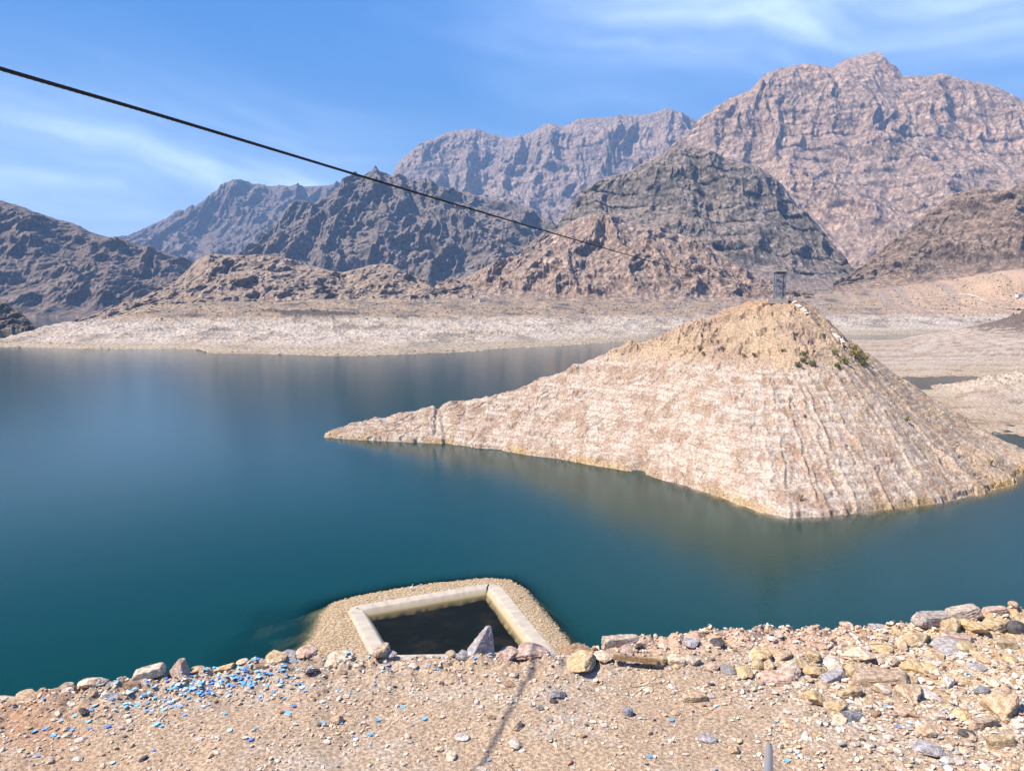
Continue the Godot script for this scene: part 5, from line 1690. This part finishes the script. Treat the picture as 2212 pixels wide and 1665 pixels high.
	q.name = numbered("rubble")
	add_child(q)
	tag(q, "pale boulders strewn along the far shore's waterline", "stones", "", "stuff")
	var flats: Dictionary = sheets["low tan mud flats and spit right of the conical hill"]
	spots = []
	for k in 4200:
		var p: Vector3 = flats.v[rng.randi() % flats.v.size()]
		if p.y > 0.1: spots.append(p)
	m = MultiMesh.new()
	m.transform_format = MultiMesh.TRANSFORM_3D
	m.use_colors = true
	m.mesh = rock_mesh(931, 1, 0.06)
	m.instance_count = spots.size()
	for i in spots.size():
		var s: float = (0.25 + 0.5 * pow(rng.randf(), 3.0) + 1.2 * pow(rng.randf(), 24.0)) * clampf(-spots[i].z / 450.0, 0.6, 2.2)
		m.set_instance_transform(i, Transform3D(Basis.from_euler(Vector3(0.2, rng.randf() * TAU, 0.2)).scaled(Vector3(s * 1.4, s * 0.7, s)), spots[i] + Vector3(rng.randf(), 0, rng.randf())))
		m.set_instance_color(i, Color(0.66, 0.61, 0.54).lerp(Color(0.36, 0.30, 0.25), rng.randf() * rng.randf()))
	q = MultiMeshInstance3D.new()
	q.multimesh = m
	q.material_override = rock_material("stone", "lumps", 3.0, 0.0)
	q.name = numbered("rubble")
	add_child(q)
	tag(q, "pale stones strewn over the mud flats right of the hill", "stones", "", "stuff")
	build_tracks(plain)
	build_far_houses(plain)
	build_egret()

func build_tracks(plain: Dictionary) -> void:
	var pale := plain_material(Color(0.47, 0.385, 0.295), 1.0)
	for t in [["pale dirt track bending down the orange slope at the right", 5.5, [2075, 637], [2095, 638], [2112, 641], [2122, 646], [2130, 653], [2145, 660], [2165, 665], [2190, 668], [2240, 672]], ["thin straight dirt track across the plain behind the tower", 3.5, [1748, 660], [1790, 655], [1830, 652], [1900, 648], [1990, 644], [2075, 637]], ["pale track winding over the middle of the far plain", 3.0, [1060, 650], [1000, 652], [940, 655], [890, 652], [830, 655], [780, 660], [740, 664]], ["faint pale track left of the conical hill's crest", 3.0, [1330, 672], [1400, 668], [1460, 664], [1530, 668], [1570, 674]]]:
		var st := SurfaceTool.new()
		st.begin(Mesh.PRIMITIVE_TRIANGLES)
		var line := PackedVector3Array()
		var up := PackedVector3Array()
		for k in range(2, t.size() - 1):
			for j in 10:
				var u := j / 10.0
				var i := sheet_index(plain, lerpf(t[k][0], t[k + 1][0], u), lerpf(t[k][1], t[k + 1][1], u))
				var p: Vector3 = plain.v[i]
				if line.size() and line[-1].distance_to(p) > 90.0: continue
				line.append(p)
				up.append(plain.n[i].lerp(Vector3.UP, 0.3).normalized())
		for k in line.size() - 1:
			var sa: Vector3 = (line[mini(k + 1, line.size() - 1)] - line[maxi(k - 1, 0)]).cross(up[k]).normalized() * t[1] * 0.5
			var sb: Vector3 = (line[mini(k + 2, line.size() - 1)] - line[k]).cross(up[k + 1]).normalized() * t[1] * 0.5
			var a := line[k] + up[k] * 0.6
			var b := line[k + 1] + up[k + 1] * 0.6
			for p in [a - sa, b - sb, a + sa, a + sa, b - sb, b + sb]: st.add_vertex(p)
		st.generate_normals()
		var o := put("path", st.commit(), pale)
		tag(o, t[0], "track", "", "structure")

func build_far_houses(plain: Dictionary) -> void:
	var wall := plain_material(Color(0.62, 0.58, 0.52), 0.9)
	var dark := plain_material(Color(0.10, 0.09, 0.08), 0.9)
	var roof := plain_material(Color(0.45, 0.42, 0.38), 0.9)
	for h in [["small flat roofed white hut on the plain left of the tower", 1516, 649, 10.0, 4.5], ["ruined pale stone block house in the middle of the far plain", 1042, 653, 15.0, 7.0], ["pale flat house at the right edge above the dirt track", 2203, 642, 14.0, 6.0]]:
		var p: Vector3 = on_sheet(plain, h[1], h[2])
		var t := thing("house", h[0], "house", p, 0.2)
		block("wall", Vector3(h[3], h[4] + 2.0, h[3] * 0.7), Vector3(0, h[4] * 0.5 - 1.0, 0), wall, t)
		block("roof", Vector3(h[3] + 0.5, 0.5, h[3] * 0.7 + 0.5), Vector3(0, h[4] + 0.25, 0), roof, t)
		block("door", Vector3(1.6, 2.4, 0.1), Vector3(-h[3] * 0.2, 1.2, h[3] * 0.35 + 0.06), dark, t)
		block("window", Vector3(1.5, 1.3, 0.1), Vector3(h[3] * 0.25, h[4] * 0.55, h[3] * 0.35 + 0.06), dark, t)

func build_egret() -> void:
	var p := at_height(889, 1278, 0.3)
	p.y = bank_height(p.x, p.z)
	var white := plain_material(Color(0.82, 0.82, 0.80), 0.7)
	var t := thing("egret", "white egret standing on the gravel behind the pond's far wall", "bird", p, 0.5)
	var pts := PackedVector3Array([Vector3(-0.34, 0.40, 0), Vector3(-0.24, 0.45, 0), Vector3(-0.12, 0.50, 0), Vector3(0.02, 0.55, 0), Vector3(0.12, 0.60, 0), Vector3(0.17, 0.68, 0), Vector3(0.14, 0.76, 0), Vector3(0.12, 0.84, 0), Vector3(0.16, 0.91, 0), Vector3(0.21, 0.94, 0), Vector3(0.26, 0.94, 0)])
	put("body", tube(pts, PackedFloat32Array([0.015, 0.06, 0.105, 0.115, 0.085, 0.045, 0.03, 0.026, 0.032, 0.038, 0.018]), 12), white, t)
	put("beak", tube(PackedVector3Array([Vector3(0.25, 0.94, 0), Vector3(0.31, 0.93, 0), Vector3(0.38, 0.92, 0)]), PackedFloat32Array([0.015, 0.011, 0.003]), 8), plain_material(Color(0.55, 0.35, 0.05), 0.5), t)
	for s in [-0.04, 0.05]:
		put("leg", tube(PackedVector3Array([Vector3(0.0, 0.48, s), Vector3(-0.02, 0.25, s), Vector3(0.01, 0.02, s), Vector3(0.07, 0.0, s)]), PackedFloat32Array([0.02, 0.009, 0.008, 0.006]), 6), plain_material(Color(0.03, 0.03, 0.03), 0.6), t)
	var stick := rock_material("stone", "lumps", 0.3, 0.0)
	stick.albedo_color = Color(0.22, 0.16, 0.10).linear_to_srgb()
	for s in [["short driftwood stick on the gravel right of the pond wall", 1121, 1293, 1133, 1290], ["small dark driftwood piece by the pond's right wall", 1113, 1267, 1122, 1268]]:
		var a := at_height(s[1], s[2], 0.4)
		var b := at_height(s[3], s[4], 0.5)
		var o := put("driftwood", tube(PackedVector3Array([a, a.lerp(b, 0.4) + Vector3(0, 0.12, 0), a.lerp(b, 0.7) + Vector3(0, 0.1, 0.1), b + Vector3(0, 0.25, 0)]), PackedFloat32Array([0.07, 0.06, 0.045, 0.02]), 7), stick)
		tag(o, s[0], "driftwood", "driftwood by the pond")
